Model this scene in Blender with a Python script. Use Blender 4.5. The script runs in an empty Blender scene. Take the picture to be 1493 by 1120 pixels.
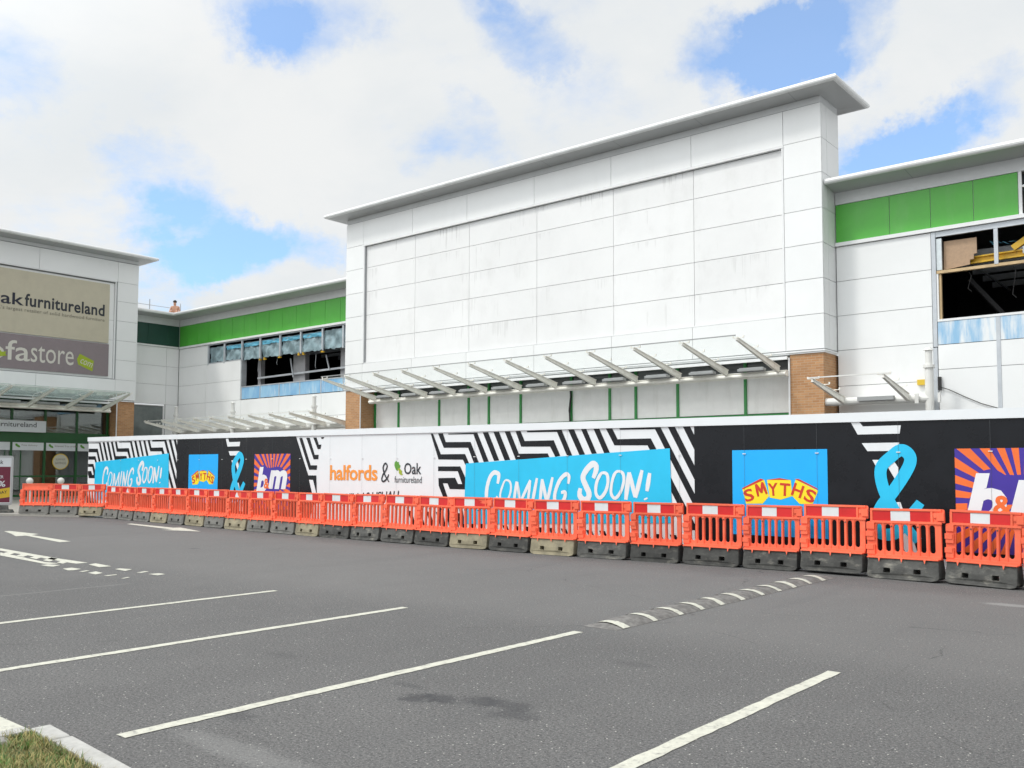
import bpy, bmesh, math, random
from mathutils import Vector, Matrix
from mathutils.geometry import tessellate_polygon
random.seed(7)
S = bpy.context.scene
COL = S.collection
rad = math.radians

# ------------------------------------------------------------------ camera
EYE = 1.52
cd = bpy.data.cameras.new('camera')
cam = bpy.data.objects.new('camera', cd)
COL.objects.link(cam)
cd.sensor_width = 36.0
cd.lens = 1326.32 / 1493 * 36
cd.shift_y = 48.853 / 1493
cd.clip_start = 0.05
cd.clip_end = 3000
R_, U_, F_ = (0.76718, 0.64142, 0.00294), (0.03494, -0.04637, 0.99831), (-0.64048, 0.76579, 0.05798)
m = Matrix.Identity(4)
for i in range(3):
    m[i][0], m[i][1], m[i][2] = R_[i], U_[i], -F_[i]
m.translation = (0, 0, EYE)
cam.matrix_world = m
S.camera = cam

# ------------------------------------------------------------------ light
S.view_settings.view_transform = 'Standard'
S.view_settings.look = 'None'
S.view_settings.gamma = 1.0
S.view_settings.use_curve_mapping = False
S.view_settings.exposure = 0.17
SUN_EL, SUN_AZ = 54.0, 212.0        # degrees; azimuth clockwise from +Y
sd = Vector((math.sin(rad(SUN_AZ)) * math.cos(rad(SUN_EL)), math.cos(rad(SUN_AZ)) * math.cos(rad(SUN_EL)), math.sin(rad(SUN_EL))))
sl = bpy.data.lights.new('sun', 'SUN')
sl.energy = 1.3
sl.angle = rad(8.0)
sl.color = (1.0, 0.965, 0.91)
so = bpy.data.objects.new('sun', sl)
COL.objects.link(so)
so.rotation_euler = sd.to_track_quat('Z', 'Y').to_euler()
so.location = (0, 0, 40)

SKY_STRENGTH = 0.12
w = bpy.data.worlds.new('World')
S.world = w
w.use_nodes = True
nt = w.node_tree
for n in list(nt.nodes): nt.nodes.remove(n)
class NG:
    """tiny helper for wiring nodes"""
    def __init__(s, t): s.t = t
    def n(s, typ, **kw):
        nd = s.t.nodes.new(typ)
        for k, v in kw.items():
            if k.startswith('i_'): nd.inputs[int(k[2:])].default_value = v
            else: setattr(nd, k, v)
        return nd
    def l(s, a, b): s.t.links.new(a, b)
    def math(s, op, a, b=None, c=None, clamp=False):
        nd = s.n('ShaderNodeMath', operation=op, use_clamp=clamp)
        for i, v in enumerate((a, b, c)):
            if v is None: continue
            if isinstance(v, (int, float)): nd.inputs[i].default_value = v
            else: s.l(v, nd.inputs[i])
        return nd.outputs[0]
    def vmath(s, op, a, b=None, scale=None):
        nd = s.n('ShaderNodeVectorMath', operation=op)
        for i, v in enumerate((a, b)):
            if v is None: continue
            if isinstance(v, (tuple, list)): nd.inputs[i].default_value = v
            else: s.l(v, nd.inputs[i])
        if scale is not None: nd.inputs['Scale'].default_value = scale
        return nd
    def mix(s, f, a, b, blend='MIX'):
        nd = s.n('ShaderNodeMix', data_type='RGBA', blend_type=blend)
        for sock, v in ((nd.inputs['Factor'], f), (nd.inputs[6], a), (nd.inputs[7], b)):
            if isinstance(v, (int, float)): sock.default_value = v
            elif isinstance(v, (tuple, list)): sock.default_value = (v[0], v[1], v[2], 1)
            else: s.l(v, sock)
        return nd.outputs[2]
    def rng(s, v, a, b, c=0.0, d=1.0, smooth=True):
        nd = s.n('ShaderNodeMapRange', interpolation_type='SMOOTHSTEP' if smooth else 'LINEAR')
        s.l(v, nd.inputs[0])
        for i, x in enumerate((a, b, c, d)): nd.inputs[i + 1].default_value = x
        return nd.outputs[0]
    def noise(s, vec, scale, detail=4, rough=0.55, dist=0.0):
        nd = s.n('ShaderNodeTexNoise')
        nd.inputs['Scale'].default_value = scale
        nd.inputs['Detail'].default_value = detail
        nd.inputs['Roughness'].default_value = rough
        nd.inputs['Distortion'].default_value = dist
        if vec is not None: s.l(vec, nd.inputs['Vector'])
        return nd
G = NG(nt)
tc = G.n('ShaderNodeTexCoord')
sky = G.n('ShaderNodeTexSky', sky_type='NISHITA', sun_disc=False)
sky.sun_elevation = rad(SUN_EL)
sky.sun_rotation = rad(SUN_AZ)
sky.air_density = 1.0
sky.dust_density = 1.2
sky.ozone_density = 2.0
dirv = tc.outputs['Generated']
sep = G.n('ShaderNodeSeparateXYZ'); G.l(dirv, sep.inputs[0])
hz_ = G.math('ADD', G.math('MAXIMUM', sep.outputs[2], 0.0), 0.30)
flat = G.n('ShaderNodeCombineXYZ')
G.l(G.math('DIVIDE', sep.outputs[0], hz_), flat.inputs[0])
G.l(G.math('DIVIDE', sep.outputs[1], hz_), flat.inputs[1])
def centred(nd):      # noise re-centred on zero
    return G.math('SUBTRACT', nd.outputs[0], 0.5)
wobA = G.noise(dirv, 4.0, 3, 0.5); wobB = G.noise(dirv, 13.0, 6, 0.65)
wv = G.vmath('ADD', G.vmath('SCALE', G.vmath('SUBTRACT', wobA.outputs['Color'], (0.5, 0.5, 0.5)).outputs[0], scale=0.16).outputs[0],
             G.vmath('SCALE', G.vmath('SUBTRACT', wobB.outputs['Color'], (0.5, 0.5, 0.5)).outputs[0], scale=0.10).outputs[0])
wdn = G.vmath('NORMALIZE', G.vmath('MULTIPLY', G.vmath('ADD', dirv, wv.outputs[0]).outputs[0], (1, 1, 1.7)).outputs[0])
nbig = centred(G.noise(flat.outputs[0], 1.5, 10, 0.62, 0.25))
nfine = centred(G.noise(flat.outputs[0], 5.0, 9, 0.62, 0.15))
cov = G.math('ADD', G.math('MULTIPLY', nbig, 1.6), G.math('MULTIPLY', nfine, 1.15))
cov = G.math('ADD', cov, 0.93)
# gaps of blue between the clouds, as directions in the sky: (direction, angular radius in degrees, depth)
GAPS = [((-0.71, 0.541, 0.455), 3.6, 0.55), ((-0.745, 0.49, 0.45), 2.6, 0.4), ((-0.876, 0.333, 0.348), 2.6, 0.4),
        ((-0.842, 0.452, 0.295), 3.4, 0.5), ((-0.842, 0.488, 0.228), 4.0, 0.55), ((-0.805, 0.55, 0.222), 4.0, 0.5), ((-0.863, 0.471, 0.184), 3.6, 0.5),
        ((-0.780, 0.585, 0.24), 2.8, 0.3), ((-0.635, 0.694, 0.339), 2.6, 0.36), ((-0.566, 0.70, 0.435), 2.0, 0.35),
        ((-0.41, 0.810, 0.42), 2.8, 0.6), ((-0.365, 0.83, 0.425), 2.8, 0.5), ((-0.30, 0.851, 0.432), 2.8, 0.5), ((-0.298, 0.90, 0.316), 3.2, 0.65),
        ((-0.245, 0.913, 0.322), 2.8, 0.5), ((-0.19, 0.922, 0.335), 2.4, 0.4), ((-0.584, 0.668, 0.465), 1.6, 0.2), ((-0.30, 0.87, 0.39), 2.2, 0.15)]
for d, r, a in GAPS:
    d = Vector((d[0], d[1], d[2] * 1.7)).normalized()
    dp = G.vmath('DOT_PRODUCT', wdn.outputs[0], tuple(d))
    g = G.rng(dp.outputs['Value'], math.cos(rad(r * 1.5)), 1.0, 0.0, a * 0.92)
    cov = G.math('SUBTRACT', cov, g)
cover = G.rng(cov, -0.05, 0.85)
cover = G.math('MAXIMUM', cover, 0.22)
shade = G.rng(G.noise(flat.outputs[0], 1.9, 8, 0.6, 0.3).outputs[0], 0.34, 0.66, 0.0, 1.0)
ccol = G.mix(shade, (5.9, 6.15, 6.3), (6.5, 6.6, 6.6))
sund = G.vmath('DOT_PRODUCT', dirv, tuple(sd))
halo = G.rng(sund.outputs['Value'], 0.3, 1.0, 1.0, 2.6)
ccol = G.vmath('SCALE', ccol); G.l(halo, ccol.inputs['Scale'])
bl = G.mix(1.0, sky.outputs[0], (1.1, 1.6, 1.95), 'MULTIPLY')
final = G.mix(cover, bl, ccol.outputs[0])
bg = G.n('ShaderNodeBackground'); bg.inputs['Strength'].default_value = SKY_STRENGTH
G.l(final, bg.inputs['Color'])
wo = G.n('ShaderNodeOutputWorld'); G.l(bg.outputs[0], wo.inputs[0])

# ------------------------------------------------------------------ materials
MATS = {}
def tonemul(g, c, rnd, amt):
    nd = g.n('ShaderNodeVectorMath', operation='SCALE')
    if isinstance(c, tuple): nd.inputs[0].default_value = c
    else: g.l(c, nd.inputs[0])
    g.l(g.rng(rnd, 0.0, 1.0, 1 - amt, 1 + amt, False), nd.inputs['Scale'])
    return nd.outputs[0]
def mat(name, col, rough=0.6, metal=0.0, var=0.0, scale=3.0, stretch=(1, 1, 1), bump=0.0, bscale=60.0, dirt=None, spec=0.5, col2=None, tone=0.0, piece=0.0, runs=None):
    """procedural surface: base colour with noise variation, optional dirt (colour, amount, scale, stretch), optional bump"""
    if name in MATS: return MATS[name]
    M = bpy.data.materials.new(name); M.use_nodes = True
    g = NG(M.node_tree); b = M.node_tree.nodes['Principled BSDF']
    b.inputs['Roughness'].default_value = rough; b.inputs['Metallic'].default_value = metal
    b.inputs['Specular IOR Level'].default_value = spec
    tcn = g.n('ShaderNodeTexCoord'); oi = g.n('ShaderNodeObjectInfo')
    off = g.n('ShaderNodeCombineXYZ')
    for k, q in enumerate((37.0, 91.0, 13.0)): g.l(g.math('MULTIPLY', oi.outputs['Random'], q), off.inputs[k])
    v = g.vmath('ADD', tcn.outputs['Object'], off.outputs[0]).outputs[0]
    mp = g.n('ShaderNodeMapping'); mp.inputs['Scale'].default_value = stretch; g.l(v, mp.inputs['Vector'])
    c = col
    nz = g.noise(mp.outputs[0], scale, 5, 0.6)
    if col2 is not None:
        c = g.mix(g.rng(nz.outputs[0], 0.35, 0.65), col, col2)
    elif var > 0:
        lo = tuple(max(0, x * (1 - var)) for x in col); hi = tuple(min(1, x * (1 + var)) for x in col)
        c = g.mix(g.rng(nz.outputs[0], 0.3, 0.7), lo, hi)
    if dirt is not None:
        dc, amt, dsc, dst = dirt
        mp2 = g.n('ShaderNodeMapping'); mp2.inputs['Scale'].default_value = dst; g.l(v, mp2.inputs['Vector'])
        dn = g.noise(mp2.outputs[0], dsc, 7, 0.65)
        c = g.mix(g.math('MULTIPLY', g.rng(dn.outputs[0], 0.5, 0.78), amt), c, dc)
    if runs is not None:      # dirt that has run down from the horizontal joints: (top, row height, colour, amount)
        top, row, rc, ra = runs
        sz = g.n('ShaderNodeSeparateXYZ'); g.l(tcn.outputs['Object'], sz.inputs[0])
        fr_ = g.math('FRACT', g.math('DIVIDE', g.math('SUBTRACT', top, sz.outputs[2]), row))
        mp3 = g.n('ShaderNodeMapping'); mp3.inputs['Scale'].default_value = (5.0, 5.0, 0.12); g.l(tcn.outputs['Object'], mp3.inputs['Vector'])
        n1 = g.noise(mp3.outputs[0], 2.2, 6, 0.7); n2 = g.noise(tcn.outputs['Object'], 0.45, 3, 0.6)
        reach = g.math('MULTIPLY', g.rng(n1.outputs[0], 0.42, 0.75), g.rng(n2.outputs[0], 0.42, 0.68))
        dn_ = g.math('SUBTRACT', g.math('MULTIPLY', reach, 1.6), fr_)
        first = g.rng(sz.outputs[2], top - row * 1.05, top - row * 0.95, 0.45, 1.0)
        c = g.mix(g.math('MULTIPLY', g.math('MULTIPLY', g.rng(dn_, 0.0, 0.5), first), ra), c, rc)
    if tone > 0: c = tonemul(g, c, oi.outputs['Random'], tone)
    if piece > 0: c = tonemul(g, c, g.n('ShaderNodeNewGeometry').outputs['Random Per Island'], piece)
    if isinstance(c, tuple): b.inputs['Base Color'].default_value = (*c, 1)
    else: g.l(c, b.inputs['Base Color'])
    rr = g.rng(nz.outputs[0], 0.3, 0.7, max(0.02, rough - 0.07), min(1, rough + 0.07)); g.l(rr, b.inputs['Roughness'])
    if bump > 0:
        bn = g.noise(v, bscale, 4, 0.6); bp = g.n('ShaderNodeBump'); bp.inputs['Strength'].default_value = bump
        bp.inputs['Distance'].default_value = 0.01
        g.l(bn.outputs[0], bp.inputs['Height']); g.l(bp.outputs[0], b.inputs['Normal'])
    MATS[name] = M
    return M
grime = (0.30, 0.29, 0.26)
M_white = mat('white_cladding', (0.80, 0.812, 0.808), 0.42, var=0.02, scale=0.6, dirt=(grime, 0.07, 0.8, (1, 1, 0.25)), piece=0.02)
M_signpanel = mat('weathered_white_panel', (0.785, 0.79, 0.785), 0.5, var=0.03, scale=0.5, dirt=((0.42, 0.41, 0.39), 0.16, 1.2, (1, 1, 0.5)), piece=0.018, runs=(11.285, 1.027, (0.38, 0.375, 0.36), 0.42))
M_gap = mat('joint_grey', (0.34, 0.35, 0.36), 0.8)
M_trim = mat('white_trim', (0.78, 0.79, 0.79), 0.4, var=0.03, dirt=(grime, 0.15, 2, (1, 1, .4)))
M_fascia = mat('pale_fascia_metal', (0.64, 0.655, 0.66), 0.4, var=0.03)
M_nose = mat('white_cornice_roll', (0.74, 0.75, 0.745), 0.35, var=0.04, dirt=((0.4, 0.39, 0.36), 0.35, 2.5, (1, 1, 1)))
M_foil = mat('white_foil_board', (0.66, 0.72, 0.74), 0.4, var=0.1)
M_alu = mat('grey_cornice_metal', (0.44, 0.45, 0.45), 0.38, metal=0.15, var=0.05, scale=1.2, dirt=((0.27, 0.26, 0.25), 0.3, 1.2, (1, 1, 1)))
M_strip = mat('grey_fascia_metal', (0.42, 0.44, 0.46), 0.4, var=0.04)
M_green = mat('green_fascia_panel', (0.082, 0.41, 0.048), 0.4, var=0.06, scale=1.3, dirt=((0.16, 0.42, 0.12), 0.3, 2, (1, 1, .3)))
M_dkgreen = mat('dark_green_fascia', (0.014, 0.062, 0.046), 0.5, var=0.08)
M_grframe = mat('green_frame_paint', (0.03, 0.27, 0.06), 0.4, var=0.06)
M_shopgreen = mat('shop_green_paint', (0.008, 0.085, 0.018), 0.35, var=0.08)
M_board = mat('white_hoarding_board', (0.88, 0.88, 0.855), 0.6, var=0.03, dirt=((0.45, 0.44, 0.38), 0.3, 1.4, (1.5, 1.5, .25)))
M_cream = mat('cream_canopy_paint', (0.86, 0.84, 0.77), 0.4, var=0.05, dirt=((0.45, 0.43, 0.36), 0.35, 3, (1, 1, .6)))
M_lamp = mat('floodlight_grey', (0.33, 0.34, 0.34), 0.85, var=0.05)
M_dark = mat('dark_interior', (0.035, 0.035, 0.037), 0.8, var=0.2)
M_inner = mat('store_interior', (0.17, 0.19, 0.185), 0.8, var=0.2, scale=0.8)
M_darkglass = mat('dark_transom_glass', (0.09, 0.10, 0.10), 0.15, var=0.2, scale=0.5)
M_roof = mat('roof_membrane', (0.35, 0.35, 0.35), 0.8, var=0.1)
M_steel = mat('galvanised_steel', (0.50, 0.53, 0.56), 0.45, metal=0.3, var=0.08)
M_white_p = mat('white_post_paint', (0.72, 0.72, 0.69), 0.4, var=0.04, dirt=(grime, 0.2, 3, (1, 1, .5)))
M_tarp = mat('blue_grey_tarpaulin', (0.22, 0.31, 0.34), 0.45, var=0.35, scale=3, bump=0.6, bscale=9)
M_tarpblue = mat('bright_blue_tarpaulin', (0.10, 0.36, 0.50), 0.45, var=0.2, scale=3)
M_film = mat('blue_protective_film', (0.20, 0.42, 0.66), 0.35, scale=1.7, stretch=(1.2, 1.2, 0.4), col2=(0.30, 0.53, 0.72), dirt=((0.72, 0.76, 0.78), 0.8, 2.2, (2.5, 2.5, 0.45)))
M_film2 = mat('streaked_blue_film', (0.26, 0.48, 0.69), 0.4, scale=1.3, stretch=(3.2, 3.2, 0.5), col2=(0.76, 0.79, 0.80))
M_ply = mat('brown_chipboard', (0.42, 0.29, 0.19), 0.8, var=0.08, scale=14)
M_timber = mat('raw_timber', (0.55, 0.40, 0.22), 0.7, var=0.12, scale=5, stretch=(1, 1, .2))
M_yellow = mat('yellow_steel', (0.62, 0.38, 0.02), 0.5, var=0.15, dirt=((0.2, 0.1, 0.02), 0.5, 5, (1, 1, 1)))
M_black = mat('black_vinyl', (0.009, 0.010, 0.013), 0.3, var=0.15, spec=0.22, bump=0.12, bscale=1.3)
M_hwhite = mat('white_vinyl', (0.74, 0.77, 0.79), 0.4, var=0.015, dirt=(grime, 0.06, 2, (1, 1, .3)))
M_cyan = mat('cyan_vinyl', (0.010, 0.50, 0.80), 0.4, var=0.03)
M_azure = mat('azure_vinyl', (0.0, 0.40, 0.90), 0.4, var=0.02)
M_purple = mat('purple_vinyl', (0.045, 0.022, 0.30), 0.4, var=0.04)
M_orange_v = mat('orange_vinyl', (0.80, 0.15, 0.025), 0.4, var=0.04)
M_halford = mat('orange_letter_vinyl', (0.84, 0.29, 0.035), 0.4, var=0.03)
M_yel_v = mat('yellow_vinyl', (0.88, 0.70, 0.01), 0.4, var=0.02)
M_red_v = mat('red_vinyl', (0.56, 0.035, 0.012), 0.4, var=0.03)
M_leaf = mat('leaf_green_vinyl', (0.10, 0.30, 0.03), 0.4, var=0.05)
M_lime = mat('lime_green_vinyl', (0.33, 0.42, 0.02), 0.4, var=0.05)
M_ink = mat('ink_vinyl', (0.02, 0.024, 0.032), 0.4)
M_orange = mat('orange_barrier_plastic', (0.85, 0.138, 0.062), 0.55, var=0.09, scale=2.5, dirt=((0.60, 0.24, 0.15), 0.5, 5, (1, 1, 1)), tone=0.08)
M_refl_r = mat('red_reflective_sheet', (0.60, 0.012, 0.012), 0.35, var=0.08)
M_refl_w = mat('white_reflective_sheet', (0.66, 0.68, 0.69), 0.35, var=0.05)
M_base_k = mat('black_rubber_base', (0.060, 0.060, 0.056), 0.85, var=0.35, scale=7, bump=0.5, bscale=30, dirt=((0.22, 0.21, 0.18), 0.85, 4.5, (1, 1, 2.2)), tone=0.3)
M_base_g = mat('dusty_grey_base', (0.15, 0.147, 0.135), 0.85, var=0.25, scale=5, bump=0.4, bscale=30, dirt=((0.19, 0.185, 0.165), 0.8, 4, (1, 1, 1.5)))
M_base_t = mat('sandy_tan_base', (0.26, 0.23, 0.155), 0.85, var=0.25, scale=5, bump=0.4, bscale=30, dirt=((0.12, 0.11, 0.09), 0.7, 4, (1, 1, 1.5)))
M_paint = mat('white_road_paint', (0.53, 0.525, 0.45), 0.7, var=0.1, scale=20, dirt=((0.20, 0.195, 0.185), 0.95, 17, (1, 1, 1)), bump=0.5, bscale=90)
M_kerb = mat('concrete_kerb', (0.42, 0.415, 0.395), 0.85, var=0.10, scale=18, bump=0.4, bscale=80, dirt=((0.22, 0.21, 0.17), 0.65, 7, (1, 1, 1)))
M_soil = mat('dry_turf_soil', (0.15, 0.115, 0.06), 0.95, var=0.3, scale=15, bump=0.6, bscale=50)
M_grass_a = mat('green_grass_blade', (0.085, 0.165, 0.03), 0.6, var=0.4, scale=6)
M_grass_b = mat('dry_grass_blade', (0.30, 0.26, 0.10), 0.7, var=0.4, scale=6)
M_stone = mat('grey_stone', (0.28, 0.27, 0.25), 0.9, var=0.2, scale=20, bump=0.6, bscale=60)
M_paving = mat('pale_concrete_paving', (0.30, 0.285, 0.255), 0.85, var=0.1, scale=4)
M_beige = mat('beige_sign_face', (0.50, 0.46, 0.35), 0.45, var=0.03, dirt=((0.38, 0.35, 0.27), 0.3, 1.2, (1, 1, .3)))
M_mauve = mat('mauve_sign_face', (0.235, 0.195, 0.205), 0.45, var=0.04)
M_pale_l = mat('pale_sign_letter', (0.62, 0.60, 0.54), 0.4)
M_grey_l = mat('grey_sign_letter', (0.19, 0.18, 0.14), 0.5)
M_signw = mat('white_sign_face', (0.66, 0.69, 0.71), 0.4, var=0.02)
M_maroon = mat('maroon_poster', (0.16, 0.02, 0.045), 0.4, var=0.05)
M_poster_y = mat('yellow_poster', (0.66, 0.45, 0.03), 0.4)
M_skin = mat('skin', (0.55, 0.30, 0.20), 0.6, var=0.05)
M_hair = mat('dark_hair', (0.025, 0.018, 0.014), 0.7)
M_cloth = mat('pale_shorts', (0.5, 0.5, 0.5), 0.8)
M_cable = mat('black_cable', (0.015, 0.015, 0.015), 0.5)
M_sofa = mat('dark_sofa_fabric', (0.045, 0.035, 0.03), 0.8, var=0.2)

def brick_mat():
    M = bpy.data.materials.new('tan_brick'); M.use_nodes = True
    g = NG(M.node_tree); b = M.node_tree.nodes['Principled BSDF']; b.inputs['Roughness'].default_value = 0.85
    t = g.n('ShaderNodeTexCoord'); s = g.n('ShaderNodeSeparateXYZ'); g.l(t.outputs['Object'], s.inputs[0])
    c = g.n('ShaderNodeCombineXYZ'); g.l(g.math('ADD', s.outputs[0], s.outputs[1]), c.inputs[0]); g.l(s.outputs[2], c.inputs[1])
    br = g.n('ShaderNodeTexBrick'); g.l(c.outputs[0], br.inputs['Vector'])
    br.inputs['Scale'].default_value = 1.0; br.inputs['Brick Width'].default_value = 0.225; br.inputs['Row Height'].default_value = 0.075
    br.inputs['Mortar Size'].default_value = 0.007; br.inputs['Bias'].default_value = 0.0
    br.inputs['Color1'].default_value = (0.54, 0.29, 0.135, 1); br.inputs['Color2'].default_value = (0.42, 0.205, 0.09, 1); br.inputs['Mortar'].default_value = (0.47, 0.36, 0.24, 1)
    n = g.noise(t.outputs['Object'], 3.0, 5)
    cc = g.mix(g.rng(n.outputs[0], 0.3, 0.7, 0.0, 0.35), br.outputs['Color'], (0.36, 0.21, 0.11))
    g.l(cc, b.inputs['Base Color'])
    bp = g.n('ShaderNodeBump'); bp.inputs['Strength'].default_value = 0.4; bp.inputs['Distance'].default_value = 0.01
    g.l(br.outputs['Fac'], bp.inputs['Height']); bp.invert = True; g.l(bp.outputs[0], b.inputs['Normal'])
    return M
M_brick = brick_mat()

def glass_mat(name, tint, refl=0.9):
    M = bpy.data.materials.new(name); M.use_nodes = True
    t = M.node_tree; g = NG(t)
    for n in list(t.nodes): t.nodes.remove(n)
    tr = g.n('ShaderNodeBsdfTransparent'); tr.inputs[0].default_value = (*tint, 1)
    gl = g.n('ShaderNodeBsdfGlossy'); gl.inputs['Roughness'].default_value = 0.02; gl.inputs[0].default_value = (0.95, 0.97, 0.97, 1)
    fr = g.n('ShaderNodeFresnel'); fr.inputs[0].default_value = 1.55
    mx = g.n('ShaderNodeMixShader'); g.l(g.math('MULTIPLY', fr.outputs[0], refl), mx.inputs[0]); g.l(tr.outputs[0], mx.inputs[1]); g.l(gl.outputs[0], mx.inputs[2])
    o = g.n('ShaderNodeOutputMaterial'); g.l(mx.outputs[0], o.inputs[0])
    return M
M_glass = glass_mat('shop_window_glass', (0.55, 0.62, 0.60), 2.4)
M_sglass = glass_mat('store_canopy_glass', (0.90, 0.96, 0.94), 0.6)
M_cglass = glass_mat('canopy_glass', (0.985, 0.993, 0.99), 0.04)

def asphalt_mat():
    M = bpy.data.materials.new('worn_asphalt'); M.use_nodes = True
    g = NG(M.node_tree); b = M.node_tree.nodes['Principled BSDF']
    t = g.n('ShaderNodeTexCoord'); v = t.outputs['Object']
    big = g.noise(v, 0.22, 5, 0.6); mid = g.noise(v, 1.4, 5, 0.62); fine = g.noise(v, 48.0, 4, 0.75)
    c = g.mix(g.rng(big.outputs[0], 0.3, 0.7), (0.132, 0.130, 0.127), (0.166, 0.163, 0.159))
    c = g.mix(g.rng(mid.outputs[0], 0.35, 0.7, 0.0, 0.45), c, (0.117, 0.115, 0.113))
    c = g.mix(g.rng(fine.outputs[0], 0.30, 0.60, 0.0, 0.85), (0.045, 0.045, 0.047), c)   # gaps between chippings
    f2 = g.noise(v, 85.0, 3, 0.7)
    c = g.mix(g.rng(f2.outputs[0], 0.54, 0.72, 0.0, 0.9), c, (0.36, 0.355, 0.345))
    vo = g.n('ShaderNodeTexVoronoi'); vo.inputs['Scale'].default_value = 48.0; g.l(v, vo.inputs['Vector'])
    sp = g.n('ShaderNodeSeparateColor'); g.l(vo.outputs['Color'], sp.inputs[0])
    white = g.math('MULTIPLY', g.rng(vo.outputs['Distance'], 0.18, 0.30, 1.0, 0.0), g.math('GREATER_THAN', sp.outputs[0], 0.955))
    c = g.mix(white, c, (0.52, 0.51, 0.47))
    # wheel-polished lane running along the barriers
    s = g.n('ShaderNodeSeparateXYZ'); g.l(v, s.inputs[0])
    ly = g.math('ADD', s.outputs[1], g.math('MULTIPLY', mid.outputs[0], 1.2))
    lane = g.math('MULTIPLY', g.rng(ly, 7.2, 8.6), g.rng(ly, 12.4, 13.6, 1.0, 0.0))
    c = g.mix(g.math('MULTIPLY', lane, 0.3), c, (0.185, 0.180, 0.175))
    # oil stains left by parked cars
    wv_ = g.noise(v, 5.0, 9, 0.78)
    for (x, y, rx, ry, a) in ((-4.42, 4.33, .15, .11, .68), (-4.28, 4.43, .15, .1, .62), (-4.05, 4.54, .17, .12, .55), (-3.86, 4.58, .2, .12, .55), (-3.70, 4.43, .16, .12, .5), (-4.95, 3.3, .15, .1, .4), (-4.72, 4.55, .16, .06, .35),
                              (-3.9, 6.2, .2, .1, .25), (-6.3, 4.6, .2, .1, .18), (-16.0, 9.6, .14, .08, .4)):
        d = g.vmath('SUBTRACT', v, (x, y, 0)); d = g.vmath('MULTIPLY', d.outputs[0], (1 / rx, 1 / ry, 0))
        ln = g.vmath('LENGTH', d.outputs[0]).outputs['Value']
        ln = g.math('ADD', ln, g.math('MULTIPLY', g.math('SUBTRACT', wv_.outputs[0], 0.5), 3.6))
        c = g.mix(g.rng(ln, 0.45, 1.3, a, 0.0), c, (0.035, 0.036, 0.04))
    # dusty pale patch
    for (x, y, rx, ry, a) in ((-2.35, 11.7, .3, .12, .5), (-4.3, 2.9, .7, .12, .22), (-3.5, 2.7, .5, .1, .2)):
        d = g.vmath('SUBTRACT', v, (x, y, 0)); d = g.vmath('MULTIPLY', d.outputs[0], (1 / rx, 1 / ry, 0))
        ln = g.math('ADD', g.vmath('LENGTH', d.outputs[0]).outputs['Value'], g.math('MULTIPLY', g.math('SUBTRACT', wv_.outputs[0], 0.5), 1.5))
        c = g.mix(g.rng(ln, 0.5, 1.3, a, 0.0), c, (0.32, 0.32, 0.31))
    # pale laying seam and a few hairline cracks
    wx = g.math('ADD', s.outputs[0], g.math('MULTIPLY', g.math('SUBTRACT', mid.outputs[0], 0.5), 0.12))
    seam = g.math('MULTIPLY', g.rng(g.math('ABSOLUTE', g.math('ADD', wx, 11.75)), 0.0, 0.035, 1.0, 0.0), g.rng(s.outputs[1], 6.3, 5.9, 0.0, 1.0))
    c = g.mix(g.math('MULTIPLY', seam, 0.45), c, (0.30, 0.30, 0.29))
    vc = g.n('ShaderNodeTexVoronoi', feature='DISTANCE_TO_EDGE'); vc.inputs['Scale'].default_value = 0.16
    wvv = g.vmath('ADD', v, g.vmath('SCALE', big.outputs['Color'], scale=1.6).outputs[0])
    wvv = g.vmath('ADD', wvv.outputs[0], g.vmath('SCALE', wv_.outputs['Color'], scale=0.12).outputs[0]); g.l(wvv.outputs[0], vc.inputs['Vector'])
    crack = g.math('MULTIPLY', g.rng(vc.outputs['Distance'], 0.0007, 0.0017, 1.0, 0.0), g.rng(mid.outputs[0], 0.45, 0.6))
    c = g.mix(g.math('MULTIPLY', crack, 0.6), c, (0.05, 0.05, 0.05))
    tw = g.noise(g.vmath('MULTIPLY', v, (1.6, 0.12, 1)).outputs[0], 1.0, 4, 0.6)      # faint tyre tracks along the bays
    c = g.mix(g.rng(tw.outputs[0], 0.52, 0.75, 0.0, 0.25), c, (0.09, 0.09, 0.092))
    g.l(c, b.inputs['Base Color']); b.inputs['Roughness'].default_value = 0.85; b.inputs['Specular IOR Level'].default_value = 0.35
    bp = g.n('ShaderNodeBump'); bp.inputs['Strength'].default_value = 0.75; bp.inputs['Distance'].default_value = 0.008
    g.l(g.math('ADD', fine.outputs[0], g.math('MULTIPLY', f2.outputs[0], 0.5)), bp.inputs['Height']); g.l(bp.outputs[0], b.inputs['Normal'])
    return M
M_asphalt = asphalt_mat()

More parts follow.
